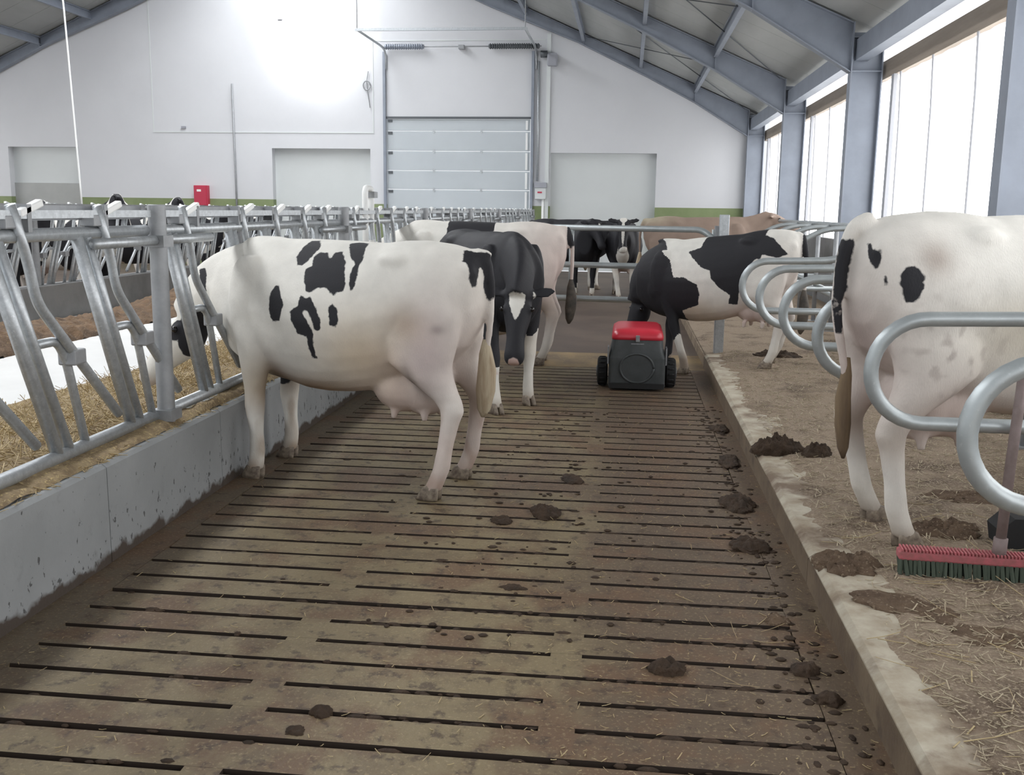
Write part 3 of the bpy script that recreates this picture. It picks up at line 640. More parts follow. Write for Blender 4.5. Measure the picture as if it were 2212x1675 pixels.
for k, y in enumerate(DY):
    o = dv if k == 0 else copy_tree(dv); o.location = (0, y, 0)
    tagset(o, 'galvanised cubicle divider loop ' + dh[k], 'cubicle divider', 'cubicle dividers on the lying platform')
for x, z, l in ((2.55, 1.51, 'upper galvanised head rail running along the cubicle dividers'), (2.66, .60, 'lower galvanised rail running along the cubicle uprights')):
    o = part('cubicle_rail', MB().tube([(0, -8, 0), (0, 8, 0)], .03, 10), M_['galv_loop'], None, True); o.location = (x, 9.5, z); tagset(o, l, 'rail')

# gate across the alley and its post
t = empty('gate_post', (1.02, 10.95, .1), 'square galvanised gate post at the end of the cubicle kerb', 'post'); og = (1.02, 10.95, .1)
part('post_body', MB().box(.97, 1.07, 10.9, 11.0, .05, 1.62), M_['galv'], t, off=og, bevel=.006)
part('hinge_plate', MB().box(.93, .98, 10.98, 11.05, 1.30, 1.5), M_['galv_dull'], t, off=og)
t = empty('alley_gate', (.9, 11.35, .3), 'three-rail galvanised tube gate closing the alley behind the cows', 'gate'); og = (.9, 11.35, .3)
for z, xe in ((1.455, .80), (1.045, .93), (.668, .93)):
    gy = lambda x: 11.06+(.93-x)*.13
    p = [(-2.2, gy(-2.2), z), (xe, gy(xe), z)] + ([(.95, 11.0, z-.12)] if z > 1.4 else [])
    part('rail', MB().tube(round_path(p, .08), .034, 10), M_['galv_loop'], t, smooth=True, off=og)
for x in (-2.2, -.62, .93): part('stile', MB().tube([(x, gy(x), .60 if x > -2 else 0), (x, gy(x), 1.46)], .026, 8), M_['galv_loop'], t, smooth=True, off=og)

# broom
br = empty('push_broom', (1.6, 4.17, .17), 'wide push broom with pinkish red block and dark bristles lying on the bed', 'broom'); og = (1.6, 4.17, .17)
dx, dy = .995, -.06
blk = MB().box(-.42, .42, -.035, .035, .045, .085); o = part('block', blk, M_['pink'], br, bevel=.008); o.location = (.0, 0, 0); o.rotation_euler = (0, 0, -.06)
cb_ = MB()
for k in range(60): x = -.41+k*.0139; cb_.box(x, x+.007, -.037, .037, .083, .094)
part('block_rib', cb_, M_['pink'], br).rotation_euler = (0, 0, -.06)
bs = MB()
for k in range(46):
    for j in range(3):
        x = -.41+k*.0182+random.uniform(-.003, .003); y = -.028+j*.028; bs.tube([(x, y, .047), (x+random.uniform(-.008, .008), y-.02+random.uniform(-.012, .004), -.012)], .0085, 5)
part('bristles', bs, M_['bristle'], br).rotation_euler = (0, 0, -.06)
part('handle', MB().tube([(-.02, .0, .075), (-.005, .012, .5), (.015, .024, .90)], .021, 10), M_['handle'], br, smooth=True)
part('handle_socket', MB().tube([(-.02, .0, .07), (-.017, .003, .16)], .028, 10), M_['handle'], br, smooth=True)
fit('dark_block', 'black block on the bed behind the broom handle', 'block', (1.88, 4.62, .15), MB().prism([(1.74, .13), (1.72, .24), (1.78, .30), (2.05, .30), (2.05, .13)], 'y', 4.55, 4.72), 'rubber')  # plain dark block of no known kind

# ------------------------------------------------------------------ manure robot
rb = empty('manure_robot', (.125, 9.2, 0), 'dark grey manure robot with red lid standing on the alley slats', 'robot', rz=math.radians(0)); 
def rrect(w, d, r, z, n=5, cy=0):
    out = []
    for cx_, cy_, a0 in ((w-r, d-r, 0), (-w+r, d-r, 90), (-w+r, -d+r, 180), (w-r, -d+r, 270)):
        for k in range(n+1): a = math.radians(a0+90*k/n); out.append((cx_+r*math.cos(a), cy+cy_+r*math.sin(a), z))
    return out
D = .42
part('shell', MB().loft([rrect(.262, D, .03, .035, cy=D), rrect(.262, D, .03, .10, cy=D), rrect(.262, D, .04, .30, cy=D), rrect(.240, D-.01, .05, .40, cy=D), rrect(.232, D-.02, .05, .475, cy=D)]), M_['robot'], rb, smooth=False)
part('lid', MB().loft([rrect(.238, D-.015, .06, .470, cy=D), rrect(.240, D-.015, .07, .495, cy=D), rrect(.230, D-.02, .08, .538, cy=D), rrect(.195, D-.05, .08, .562, cy=D), rrect(.10, D-.15, .07, .572, cy=D)]), M_['red'], rb, smooth=True)
ring = MB().tube([(.155*math.cos(a), -.004, .21+.135*math.sin(a)) for a in np.linspace(0, 2*PI, 33)], .012, 8)
part('front_ring', ring, M_['robot'], rb, smooth=True)
part('front_disc', MB().tube([(0, .004, .21), (0, -.006, .21)], .145, 28), M_['robot'], rb, smooth=False)
part('label_plate', MB().box(-.06, .06, -.006, .012, .40, .44), M_['silver'], rb).location = (0, .02, 0)
part('latch', MB().box(-.018, .018, -.02, .03, .455, .515), M_['silver'], rb, bevel=.005)
part('front_scraper', MB().box(-.255, .255, -.025, .01, .02, .07), M_['rubber'], rb)
for s in (-1, 1):
    w = part('wheel', MB().tube([(s*.275, .28, .135), (s*.285, .28, .135), (s*.36, .28, .135), (s*.37, .28, .135)], [.115, .135, .135, .115], 24), M_['rubber'], rb, smooth=False)
    tr_ = MB()
    for k in range(16):
        a = 2*PI*k/16; c = np.array([s*.3225, .28+.133*math.cos(a), .135+.133*math.sin(a)]); tr_.ell(c, (.036, .013, .013), 6, 4)
    part('tread', tr_, M_['rubber'], w)
    part('hub', MB().tube([(s*.365, .28, .135), (s*.38, .28, .135)], .05, 14), M_['silver'], w)
    part('side_bracket', MB().box(min(s*.262, s*.275), max(s*.262, s*.275), .02, .16, .24, .40), M_['silver'], rb)
    part('caster', MB().tube([(s*.28, .66, .09), (s*.33, .66, .09)], .09, 18), M_['rubber'], rb)

#COWS
# ------------------------------------------------------------------ cattle
def sdf_poly(P, poly):
    """signed distance of 2D points to a polygon, positive inside"""
    v = np.array(poly, float); d = np.full(len(P), 1e9); ins = np.zeros(len(P), bool)
    for i in range(len(v)):
        a, b = v[i], v[(i+1) % len(v)]; e = b-a; w = P-a
        t = np.clip((w@e)/(e@e+1e-12), 0, 1); d = np.minimum(d, np.hypot(*(w-t[:, None]*e).T))
        c = ((a[1] > P[:, 1]) != (b[1] > P[:, 1])) & (P[:, 0] < (b[0]-a[0])*(P[:, 1]-a[1])/(b[1]-a[1]+1e-12)+a[0]); ins ^= c
    return np.where(ins, d, -d)
def sdf3(P, pts):
    """hide patch given by its outline points on the skin: signed distance in the outline's own best plane"""
    q = np.array(pts, float); c = q.mean(0); n = np.linalg.svd(q-c)[2]; R = np.linalg.norm(q-c, axis=1).max()
    d = P-c; near = (np.abs(d@n[2]) < .16) & (np.linalg.norm(d, axis=1) < R*1.6+.05); f = np.full(len(P), -1.0)
    if near.any(): f[near] = sdf_poly(np.stack([d[near]@n[0], d[near]@n[1]], 1), np.stack([(q-c)@n[0], (q-c)@n[1]], 1))
    return f
def blob(P, c, r):
    q = (P-np.array(c))/np.array(r); return (1-np.sqrt((q**2).sum(1)))*min(r)
def gz(P, c, r):
    q = (P-np.array(c))/np.array(r); return np.exp(-(q**2).sum(1))
WHITE = np.array((.74, .72, .67)); PINK = np.array((.52, .38, .34)); DIRT = np.array((.17, .10, .055)); CREAM = np.array((.66, .55, .38)); GREY = np.array((.40, .38, .37))
def blend(T, w, c): return T*(1-w[:, None]) + np.array(c)*w[:, None]
def base_tint(P, udder=True):
    T = np.tile(WHITE, (len(P), 1))
    T = blend(T, .75*np.clip((.30-P[:, 2])/.30, 0, 1)*.6, (.52, .44, .34))
    T = blend(T, .9*np.clip((.13-P[:, 2])/.1, 0, 1)*.7, DIRT)
    T = blend(T, .8*gz(P, (1.05, 0, .52), (.50, .30, .12)), (.40, .27, .16))
    T = blend(T, .95*gz(P, (.45, 0, .56), (.30, .26, .20)), PINK)
    T = blend(T, .45*gz(P, (.05, 0, .85), (.30, .34, .40)), PINK)
    return T
def make_cow(name, label, loc, heading, paint, scale=1.0, hooves=None, poll=(1.98, 0, 1.50), nose=(.85, 0, -.55), neck_c=None, tail=None, vox=.013, switch='hair', width=1.0, udder=1.0, tilt=0, earlift=0, sw_r=1.0, stand=(0, 0, 0, 0), horned=False, eartag=True):
    a = heading; h = np.array([math.cos(a), math.sin(a)]); l = np.array([-math.sin(a), math.cos(a)])
    dflt = dict(fl=(1.46, .16, 0), fr=(1.46, -.16, 0), rl=(.21, .17, 0), rr=(.21, -.17, 0)); tgt = {}
    for k, d in dflt.items():
        w = (hooves or {}).get(k)
        if w is None: tgt[k] = np.array(d)
        else:
            q = np.array([w[0]-loc[0], w[1]-loc[1]])/scale; tgt[k] = np.array([q@h, q@l, ((w[2] if len(w) > 2 else loc[2])-loc[2])/scale])
    B = MB(); W_ = width
    # trunk: x, top, bottom, half width, x of widest point raised
    tr = [(-.035, 1.31, 1.10, .085), (.0, 1.385, .98, .15), (.07, 1.425, .86, .205), (.18, 1.45, .76, .245), (.32, 1.465, .69, .265), (.46, 1.462, .63, .275), (.60, 1.445, .575, .300),
          (.78, 1.452, .545, .340), (.95, 1.455, .535, .362), (1.10, 1.458, .545, .352), (1.25, 1.455, .58, .322), (1.38, 1.465, .60, .285), (1.50, 1.455, .635, .25), (1.60, 1.425, .68, .22), (1.69, 1.385, .74, .19), (1.77, 1.33, .83, .15)]
    R = []
    for x, zt2, zb, w in tr:
        z0 = zt2+tilt*(x-.3); z1 = zb+tilt*(x-.3); ring = []
        for k in range(28):
            th = 2*PI*k/28; c, s = math.cos(th), math.sin(th)
            hp = min(1, max(0, (.85-x)/.35)); y = W_*w*np.sign(s)*abs(s)**(.82-.20*hp)*(1-(.30-.14*hp)*max(c, 0)**1.5-.10*max(-c, 0)); z = (z0+z1)/2+(z0-z1)/2*np.sign(c)*abs(c)**.92
            ring.append((x, y, z))
        R.append(ring)
    B.loft(R)
    for s in (1, -1):
        B.ell((.45, s*.165*W_, 1.345+tilt*.1), (.13, .06, .06)); B.ell((.06, s*.115, 1.29), (.09, .045, .08))       # hook and pin bones
        B.ell((1.42, s*.205*W_, 1.10+tilt*1.1), (.15, .085, .28)); B.ell((1.50, s*.15, .93+tilt), (.13, .10, .16))   # shoulder
    B.ell((.02, 0, 1.395), (.10, .035, .035)); B.ell((1.42, 0, 1.435+tilt), (.18, .05, .035))
    # legs
    def leg(chain, t, z0):
        c0 = chain[-1]; R = []
        P = []
        for x, y, z, rx, ry in chain:
            w = min(1, max(0, (z0-z)/(z0-.07))); w = w**1.15
            P.append((np.array([x+(t[0]-c0[0])*w+.0, y+(t[1]-c0[1])*w, z+t[2]*w]), rx, ry))
        for (p, rx, ry) in P:
            R.append([(p[0]+rx*math.cos(q), p[1]+ry*math.sin(q), p[2]) for q in np.linspace(0, 2*PI, 17)[:-1]])
        B.loft(R[::-1])
    for k, s in (('fl', 1), ('fr', -1)):
        leg([(1.44, s*.19, 1.15+tilt, .14, .07), (1.42, s*.20, .98+tilt*.8, .145, .085), (1.42, s*.195, .82, .115, .08), (1.42, s*.19, .68, .092, .074), (1.43, s*.18, .54, .066, .060), (1.44, s*.172, .44, .064, .060), (1.44, s*.17, .38, .055, .052), (1.435, s*.168, .28, .044, .042), (1.435, s*.165, .17, .048, .047), (1.445, s*.163, .11, .049, .050), (1.46, s*.16, .05, .052, .052)], tgt[k], .95)
    for k, s in (('rl', 1), ('rr', -1)):
        leg([(.26, s*.15, 1.22, .19, .09), (.27, s*.165, 1.06, .235, .115), (.29, s*.18, .90, .235, .125), (.28, s*.19, .77, .195, .115), (.225, s*.19, .70, .150, .10), (.160, s*.185, .63, .112, .074), (.105, s*.18, .57, .085, .058), (.080, s*.178, .515, .072, .055), (.095, s*.176, .45, .056, .050), (.122, s*.175, .31, .047, .043), (.145, s*.173, .18, .051, .049), (.175, s*.171, .11, .051, .050), (.205, s*.17, .05, .055, .052)], tgt[k], .95)
    # udder
    if udder:
        B.ell((.47, 0, .60), (.20*udder, .18*udder, .15*udder), 16, 10); B.ell((.34, 0, .62), (.16*udder, .18*udder, .18*udder), 16, 10)
        for x in (.30, .50):
            for s in (1, -1): B.tube([(x, s*.10, .52-.03*udder), (x+.004, s*.105, .415-.05*(udder-1))], [.030, .020], 8)
    # neck and head
    po = np.array(poll, float); d = np.array(nose, float); d /= np.linalg.norm(d)
    n0 = np.array([1.40, 0, 1.13+tilt]); nc = np.array(neck_c, float) if neck_c is not None else (n0+po)/2+np.array([.12, 0, .0])
    R = []; up0 = np.array([0, 0, 1.])
    for t in np.linspace(0, 1, 11):
        p = (1-t)**2*n0+2*t*(1-t)*nc+t*t*(po-d*.0-np.array([0, 0, .05])); tg = 2*(1-t)*(nc-n0)+2*t*(po-nc); tg /= np.linalg.norm(tg)
        sd = np.cross(np.array([0, 0, 1.]), tg); 
        if np.linalg.norm(sd) < .2: sd = np.array([0, 1., 0])
        sd /= np.linalg.norm(sd); u = np.cross(tg, sd); hh_ = .33*(1-t)+.14*t - .03*math.sin(t*PI); ww = .18*(1-t)+.095*t
        R.append([p+sd*ww*math.sin(q)*(1-.35*max(math.cos(q), 0))+u*hh_*math.cos(q) for q in np.linspace(0, 2*PI, 21)[:-1]])
    B.loft(R)
    sd = np.cross(np.array([0, 0, 1.]), d)
    if np.linalg.norm(sd) < .15: sd = np.cross(np.array([1., 0, 0]), d); sd = sd*np.sign(sd[1] or 1)
    sd /= np.linalg.norm(sd); u = np.cross(d, sd); HR = np.stack([d, sd, u], 1)
    hs = [(-.07, .055, .05, -.06), (-.03, .092, .085, -.075), (.03, .108, .108, -.085), (.12, .114, .125, -.095), (.19, .105, .125, -.10), (.27, .086, .108, -.09), (.36, .072, .088, -.075), (.44, .076, .078, -.068), (.50, .084, .074, -.066), (.545, .078, .062, -.07), (.575, .05, .04, -.075)]
    R = []
    for x, w, hgt, zc in hs:
        ring = []
        for q in np.linspace(0, 2*PI, 21)[:-1]:
            c, s = math.cos(q), math.sin(q); ring.append(po+HR@np.array([x, w*np.sign(s)*abs(s)**.85*(1-.22*max(-c, 0)), zc+hgt*np.sign(c)*abs(c)**.85]))
        R.append(ring)
    B.loft(R)
    for s in (1, -1):
        B.ell(po+HR@np.array([.125, s*.10, -.035]), (.035, .03, .028)); B.ell(po+HR@np.array([.0, s*.09, -.05]), (.05, .05, .04))
        # ears: flat leaf, from the side of the poll outward
        eo = np.array([-.01, s*.10, -.055]); ed = np.array([-.18, s*.98, -.12+earlift]); ed /= np.linalg.norm(ed); ef = np.cross(ed, np.array([1., 0, 0])); ef /= np.linalg.norm(ef); eg = np.cross(ef, ed)
        R = []
        for t, w in ((0, .028), (.2, .042), (.5, .056), (.75, .047), (.92, .026), (1, .010)):
            c = eo+ed*.195*t; R.append([po+HR@(c+eg*w*math.cos(q)+ef*.014*math.sin(q)) for q in np.linspace(0, 2*PI, 11)[:-1]])
        B.loft(R)
    # tail
    tp = tail or [(.02, 0, 1.40), (-.055, 0, 1.37), (-.095, .0, 1.25), (-.10, .01, 1.0), (-.09, .02, .78)]
    B.tube(round_path(tp, .12), np.interp(np.linspace(0, 1, len(round_path(tp, .12))), [0, .3, 1], [.038, .030, .020]), 10)
    # grow one skin
    tmp = bpy.data.objects.new('tmp', B.mesh('tmp')); COL.objects.link(tmp)
    md = tmp.modifiers.new('r', 'REMESH'); md.mode = 'VOXEL'; md.voxel_size = vox
    sm = tmp.modifiers.new('s', 'SMOOTH'); sm.factor = .5; sm.iterations = max(4, int(round(.12/vox)))
    dg = bpy.context.evaluated_depsgraph_get(); me = bpy.data.meshes.new_from_object(tmp.evaluated_get(dg)); bpy.data.objects.remove(tmp)
    me.name = 'body'; me.materials.clear(); me.materials.append(M_['cow'])
    nv = len(me.vertices); co = np.empty(nv*3); me.vertices.foreach_get('co', co); co = co.reshape(-1, 3)
    hl = (co-po)@HR                                     # head-local coordinates
    nose_ax = np.where(np.linalg.norm(co-po, axis=1) < .75, 1, 0)
    patch, tint = paint(co, hl*nose_ax[:, None]+(1-nose_ax[:, None])*9)
    at = me.attributes.new('patch', 'FLOAT', 'POINT'); at.data.foreach_set('value', patch.astype(np.float32))
    c4 = np.concatenate([tint, np.ones((nv, 1))], 1).astype(np.float32)
    at = me.attributes.new('tint', 'FLOAT_COLOR', 'POINT'); at.data.foreach_set('color', c4.ravel())
    me.polygons.foreach_set('use_smooth', [True]*len(me.polygons))
    root = empty('dairy_cow', loc, label, 'cow', rz=heading); root.scale = (scale,)*3
    part('body', me, None, root)
    for s in (1, -1): part('eye', MB().ell(po+HR@np.array([.125, s*.116, -.032]), (.022, .022, .022), 10, 8), M_['eye'], root, True)
    for k in ('fl', 'fr', 'rl', 'rr'):
        t = tgt[k]; hb = MB()
        for s in (1, -1):
            R = [[(t[0]+cx+rx*math.cos(q), t[1]+s*.026+.024*ry*math.sin(q), t[2]+z) for q in np.linspace(0, 2*PI, 11)[:-1]] for cx, rx, ry, z in ((.022, .070, 1.05, .0), (.015, .066, 1.05, .02), (.004, .058, 1.0, .05), (-.004, .05, .9, .075), (-.004, .03, .6, .085))]
            hb.loft(R)
        part('hoof', hb, M_['hoof'], root, True)
    e = np.array(tp[-1]); sw = MB().tube([e+np.array([0, 0, .10]), e+np.array([0, 0, .02]), e+np.array([-.008, 0, -.08]), e+np.array([.0, .0, -.20]), e+np.array([.01, 0, -.31]), e+np.array([.015, 0, -.36])], np.array([.02, .04, .055, .058, .04, .012])*sw_r, 12)
    part('tail_switch', sw, M_[switch], root, True)
    return root
def flat(c): return lambda P, hl: (np.full(len(P), -1.0), np.tile(np.array(c), (len(P), 1)))

# --- the front white cow, head through the fence
PA = [[(1.091, 0.198, 1.347), (1.084, 0.139, 1.399), (1.07, 0.061, 1.435), (1.016, 0.045, 1.436), (0.963, 0.131, 1.402), (0.986, 0.195, 1.35), (1.023, 0.237, 1.303), (1.06, 0.237, 1.302)],
 [(0.992, 0.276, 1.248), (0.994, 0.253, 1.284), (0.961, 0.235, 1.305), (0.974, 0.195, 1.351), (0.955, 0.164, 1.377), (0.895, 0.16, 1.378), (0.861, 0.196, 1.344), (0.848, 0.156, 1.379), (0.805, 0.147, 1.386), (0.758, 0.195, 1.336), (0.733, 0.251, 1.256), (0.712, 0.277, 1.206), (0.726, 0.296, 1.166), (0.758, 0.302, 1.165), (0.77, 0.312, 1.144), (0.802, 0.308, 1.163), (0.825, 0.301, 1.188), (0.881, 0.307, 1.186), (0.921, 0.323, 1.159), (0.951, 0.323, 1.163)],
 [(0.796, 0.078, 1.426), (.75, .045, 1.44), (.675, .06, 1.435), (0.659, 0.135, 1.389), (0.645, 0.183, 1.339), (0.657, 0.215, 1.299), (0.65, 0.239, 1.258), (0.658, 0.278, 1.183), (0.679, 0.284, 1.177), (0.699, 0.258, 1.237), (0.694, 0.223, 1.293), (0.687, 0.204, 1.318), (0.734, 0.175, 1.357)],
 [(1.209, 0.325, 1.083), (1.205, 0.31, 1.146), (1.174, 0.297, 1.189), (1.147, 0.3, 1.191), (1.117, 0.329, 1.13), (1.089, 0.344, 1.09), (1.106, 0.347, 1.058), (1.117, 0.353, 0.988), (1.177, 0.34, 0.981), (1.203, 0.333, 1.041)],
 [(1.047, 0.353, 1.05), (0.991, 0.351, 1.085), (0.985, 0.33, 1.146), (0.949, 0.338, 1.128), (0.918, 0.329, 1.144), (0.873, 0.344, 1.079), (0.839, 0.352, 0.998), (0.849, 0.349, 0.939), (0.881, 0.355, 0.953), (0.896, 0.358, 1.016), (0.928, 0.355, 1.056), (0.951, 0.356, 1.061), (0.956, 0.359, 1.045), (0.913, 0.362, 0.984), (0.89, 0.352, 0.921), (0.901, 0.338, 0.844), (0.887, 0.315, 0.778), (0.922, 0.319, 0.776), (0.932, 0.338, 0.832), (0.937, 0.356, 0.908), (0.992, 0.357, 0.921), (1.03, 0.362, 0.988)],
 [(0.8, 0.335, 1.082), (0.774, 0.327, 1.103), (0.745, 0.326, 1.078), (0.733, 0.334, 1.012), (0.752, 0.337, 0.971), (0.784, 0.345, 0.981)],
 [(0.082, 0.067, 1.408), (0.072, 0.039, 1.417), (0.018, 0.031, 1.408), (-0.037, 0.0, 1.39), (-.07, -.03, 1.36), (-.07, -.03, 1.28), (-0.046, 0.02, 1.251), (-0.022, 0.046, 1.323), (-0.019, 0.063, 1.314), (-0.022, 0.108, 1.214), (-0.006, 0.136, 1.215), (-0.002, 0.152, 1.297), (0.013, 0.143, 1.347), (0.044, 0.136, 1.361)],
 [(1.91, 0.062, 1.249), (1.848, 0.078, 1.263), (1.816, 0.108, 1.22), (1.804, 0.133, 1.12), (1.851, 0.122, 1.071), (1.867, 0.112, 1.173)], [(1.842, 0.101, 1.012), (1.808, 0.108, 1.026), (1.829, 0.061, 0.963), (1.891, 0.019, 0.909), (1.918, 0.014, 0.883)]]
def paint_A(P, hl):
    side = np.where(P[:, 1] > .02, 0, -1.0); f = np.full(len(P), -1.0)
    for po in PA: f = np.maximum(f, sdf3(P, po))
    f = np.maximum(f, np.maximum(blob(P, (1.47, -.22, .56), (.09, .12, .06)), blob(P, (1.95, .08, .80), (.12, .12, .22))))
    f = np.maximum(f, np.maximum(blob(hl, (.13, .11, -.04), (.075, .06, .06)), blob(hl, (.15, -.11, -.04), (.08, .06, .07))))
    f = np.maximum(f, blob(P, (-.07, .0, 1.25), (.05, .04, .12)))
    T = base_tint(P)
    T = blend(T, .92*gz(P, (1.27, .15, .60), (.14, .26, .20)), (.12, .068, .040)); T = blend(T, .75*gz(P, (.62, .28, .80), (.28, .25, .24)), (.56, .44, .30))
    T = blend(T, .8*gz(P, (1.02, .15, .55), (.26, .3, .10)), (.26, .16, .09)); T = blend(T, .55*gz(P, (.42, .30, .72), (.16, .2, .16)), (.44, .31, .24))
    T = blend(T, .85*gz(P, (.20, .26, .84), (.15, .25, .30)), (.47, .385, .375)); T = blend(T, .7*gz(P, (.34, .28, 1.0), (.14, .18, .12)), (.33, .24, .17)); T = blend(T, .6*gz(P, (.14, .2, .98), (.04, .2, .03)), (.18, .14, .13))
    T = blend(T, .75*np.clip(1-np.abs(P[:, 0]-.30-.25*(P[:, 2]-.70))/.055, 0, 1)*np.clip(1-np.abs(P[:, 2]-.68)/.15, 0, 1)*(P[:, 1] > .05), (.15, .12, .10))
    T = blend(T, .55*gz(P, (1.40, .2, .62), (.10, .14, .16)), CREAM*.8)
    ln = np.array([mnoise.noise(Vector((p[0]*11, p[1]*11, p[2]*6))) for p in P])
    T = blend(T, .55*np.clip((ln-.05)*3, 0, 1)*np.clip((.62-P[:, 2])/.3, 0, 1), (.30, .20, .12))
    T = blend(T, .5*np.clip((.55-P[:, 2])/.2, 0, 1)*(P[:, 0] < .5), PINK); T = blend(T, .5*gz(P, (.2, -.2, .5), (.14, .12, .14)), DIRT*1.3)
    T = blend(T, .5*np.clip(1-np.abs(hl[:, 0]-.53)/.06, 0, 1), PINK)
    return f, T
make_cow('front', 'white cow with scattered black patches, standing sideways, head through the near fence', (-.83, 5.648, 0), math.radians(165), paint_A, 1.0,
   dict(fl=(-2.235, 5.74), fr=(-2.2, 6.27), rl=(-1.07, 5.44), rr=(-.97, 5.93)), poll=(2.06, .0, .98), nose=(.62, .22, -.80), neck_c=(1.86, 0, 1.26), vox=.012,
   tail=[(.03, .0, 1.40), (-.045, .0, 1.36), (-.065, -.015, 1.22), (-.05, -.04, .98), (-.02, -.05, .80)], udder=1.05, width=1.02)

# --- the black cow walking towards the camera
def paint_B(P, hl):
    f = np.where(P[:, 2] > .62, .2, -.2)*1.0
    f = np.minimum(f, (P[:, 2]-.60-.06*np.sin(P[:, 0]*9)))
    f = np.minimum(f, np.where((np.abs(P[:, 1]-.13) < .04) & (P[:, 0] < 1.55) & (P[:, 0] > 1.1) & (P[:, 2] > 1.1), -.03, 1))
    hd = (hl[:, 0] < 2); hb = np.full(len(P), .2)
    tri = sdf_poly(hl[:, :2], [(.03, -.065), (.03, .065), (.10, .06), (.20, .02), (.24, 0), (.20, -.02), (.10, -.06)])
    hb = np.minimum(hb, np.where(hl[:, 2] > -.10, -tri, 1)); hb = np.minimum(hb, -np.where(hl[:, 0] > .3, blob(hl, (.565, 0, -.05), (.06, .045, .05)), -1))
    hb = np.minimum(hb, -np.where(hl[:, 1] > 0, blob(hl, (.0, .11, -.05), (.03, .03, .03)), -1))
    f = np.where(hd & (np.linalg.norm(hl, axis=1) < .7), hb, f)
    T = base_tint(P, False); T = blend(T, np.where(hl[:, 0] < 2, np.clip((hl[:, 0]-.5)/.05, 0, 1), 0)*.9, (.60, .42, .38))
    T = blend(T, .6*gz(P, (1.45, .15, .42), (.06, .1, .08)), (.25, .19, .13))
    return f, T
make_cow('walker', 'black cow with white forehead triangle walking towards the camera behind the front white cow', (-1.68, 9.62, 0), math.radians(-60), paint_B, 1.0,
   dict(fr=(-1.02, 7.93), fl=(-.80, 8.36)), poll=(1.98, -.18, 1.00), nose=(.42, -.25, -1.0), neck_c=(1.82, -.06, 1.30), vox=.014, earlift=.1)

# --- white cow with black saddle at the feed fence
def paint_C(P, hl):
    f = np.where(np.abs(P[:, 0]-.95+.15*(P[:, 2]-1.4)) < .26, .25-np.abs(P[:, 0]-.93), -1)
    f = np.minimum(f, P[:, 2]-.95); f = np.maximum(f, blob(P, (-.085, 0, 1.33), (.06, .06, .13))); f = np.maximum(f, blob(hl, (.1, 0, -.05), (.16, .14, .12)))
    T = base_tint(P); T = blend(T, .75*gz(P, (.12, .0, 1.0), (.40, .5, .55)), (.60, .47, .43)); T = blend(T, .5*gz(P, (.15, .2, .6), (.2, .2, .2)), (.33, .24, .17))
    return f, T
make_cow('saddle', 'white cow with a black saddle and pinkish rump feeding behind the walking black cow', (-.68, 10.74, 0), PI, paint_C, 1.04, None, poll=(2.1, 0, .95), nose=(.6, 0, -.8), neck_c=(1.85, 0, 1.2), vox=.016, switch='hair_dark')

# --- black and white cow stepping down behind the robot
def paint_D(P, hl):
    x, z = P[:, 0], P[:, 2]
    f = sdf3(P, [(1.118, 0.222, 1.206), (0.991, 0.201, 1.25), (0.837, 0.097, 1.347), (.6, .06, 1.38), (0.38, 0.099, 1.418), (0.21, 0.151, 1.371), (0.045, 0.181, 1.216), (0.144, 0.231, 1.175), (0.29, 0.239, 1.209), (0.375, 0.256, 1.142), (0.482, 0.276, 0.994), (0.544, 0.191, 0.667), (0.634, 0.233, 0.678), (0.612, 0.268, 0.775), (0.723, 0.316, 0.852), (0.803, 0.34, 0.942), (0.825, 0.33, 1.021), (0.928, 0.326, 1.056), (1.041, 0.275, 1.143)])
    f = np.maximum(f, sdf3(P, [(1.75, .10, .70), (1.644, 0.166, 0.71), (1.396, 0.284, 0.897), (1.248, 0.316, 0.933), (1.104, 0.343, 0.941), (0.949, 0.356, 0.869), (0.924, 0.338, 0.775), (0.95, 0.295, 0.649), (1.044, 0.278, 0.615), (1.145, 0.245, 0.578), (1.25, .2, .5), (1.345, 0.188, 0.427), (1.6, .1, .4)]))
    f = np.maximum(f, np.minimum(np.minimum(x-.30, .98-x), np.minimum(z-1.16, .2)))
    f = np.maximum(f, np.where(hl[:, 0] < 2, .25-np.linalg.norm(hl, axis=1)*.2, -1)); f = np.maximum(f, np.minimum(x-1.46, .86-z))
    f = np.maximum(f, np.minimum(np.minimum(-.045-x, z-.95), .05-np.abs(P[:, 1])))
    T = base_tint(P); T = blend(T, .6*gz(P, (1.1, .2, .62), (.3, .3, .12)), CREAM*.9); f = np.maximum(f, blob(P, (1.18, .3, .83), (.05, .1, .03)))
    return f, T
make_cow('stepper', 'black and white cow stepping off the bed with lowered head behind the robot', (1.63, 9.86, .13), math.radians(153), paint_D, .93,
   dict(fl=(.62, 10.26, 0), fr=(.44, 10.62, 0), rl=(1.38, 9.80, .15), rr=(1.47, 10.18, .15)), poll=(1.84, -.05, .66), nose=(.20, .30, -1.0), neck_c=(1.80, 0, .98), vox=.013, tilt=-.13, udder=.8,
   tail=[(.03, 0, 1.42), (-.05, 0, 1.38), (-.09, 0, 1.2), (-.09, 0, .95), (-.085, 0, .75)], switch='hair_dark')

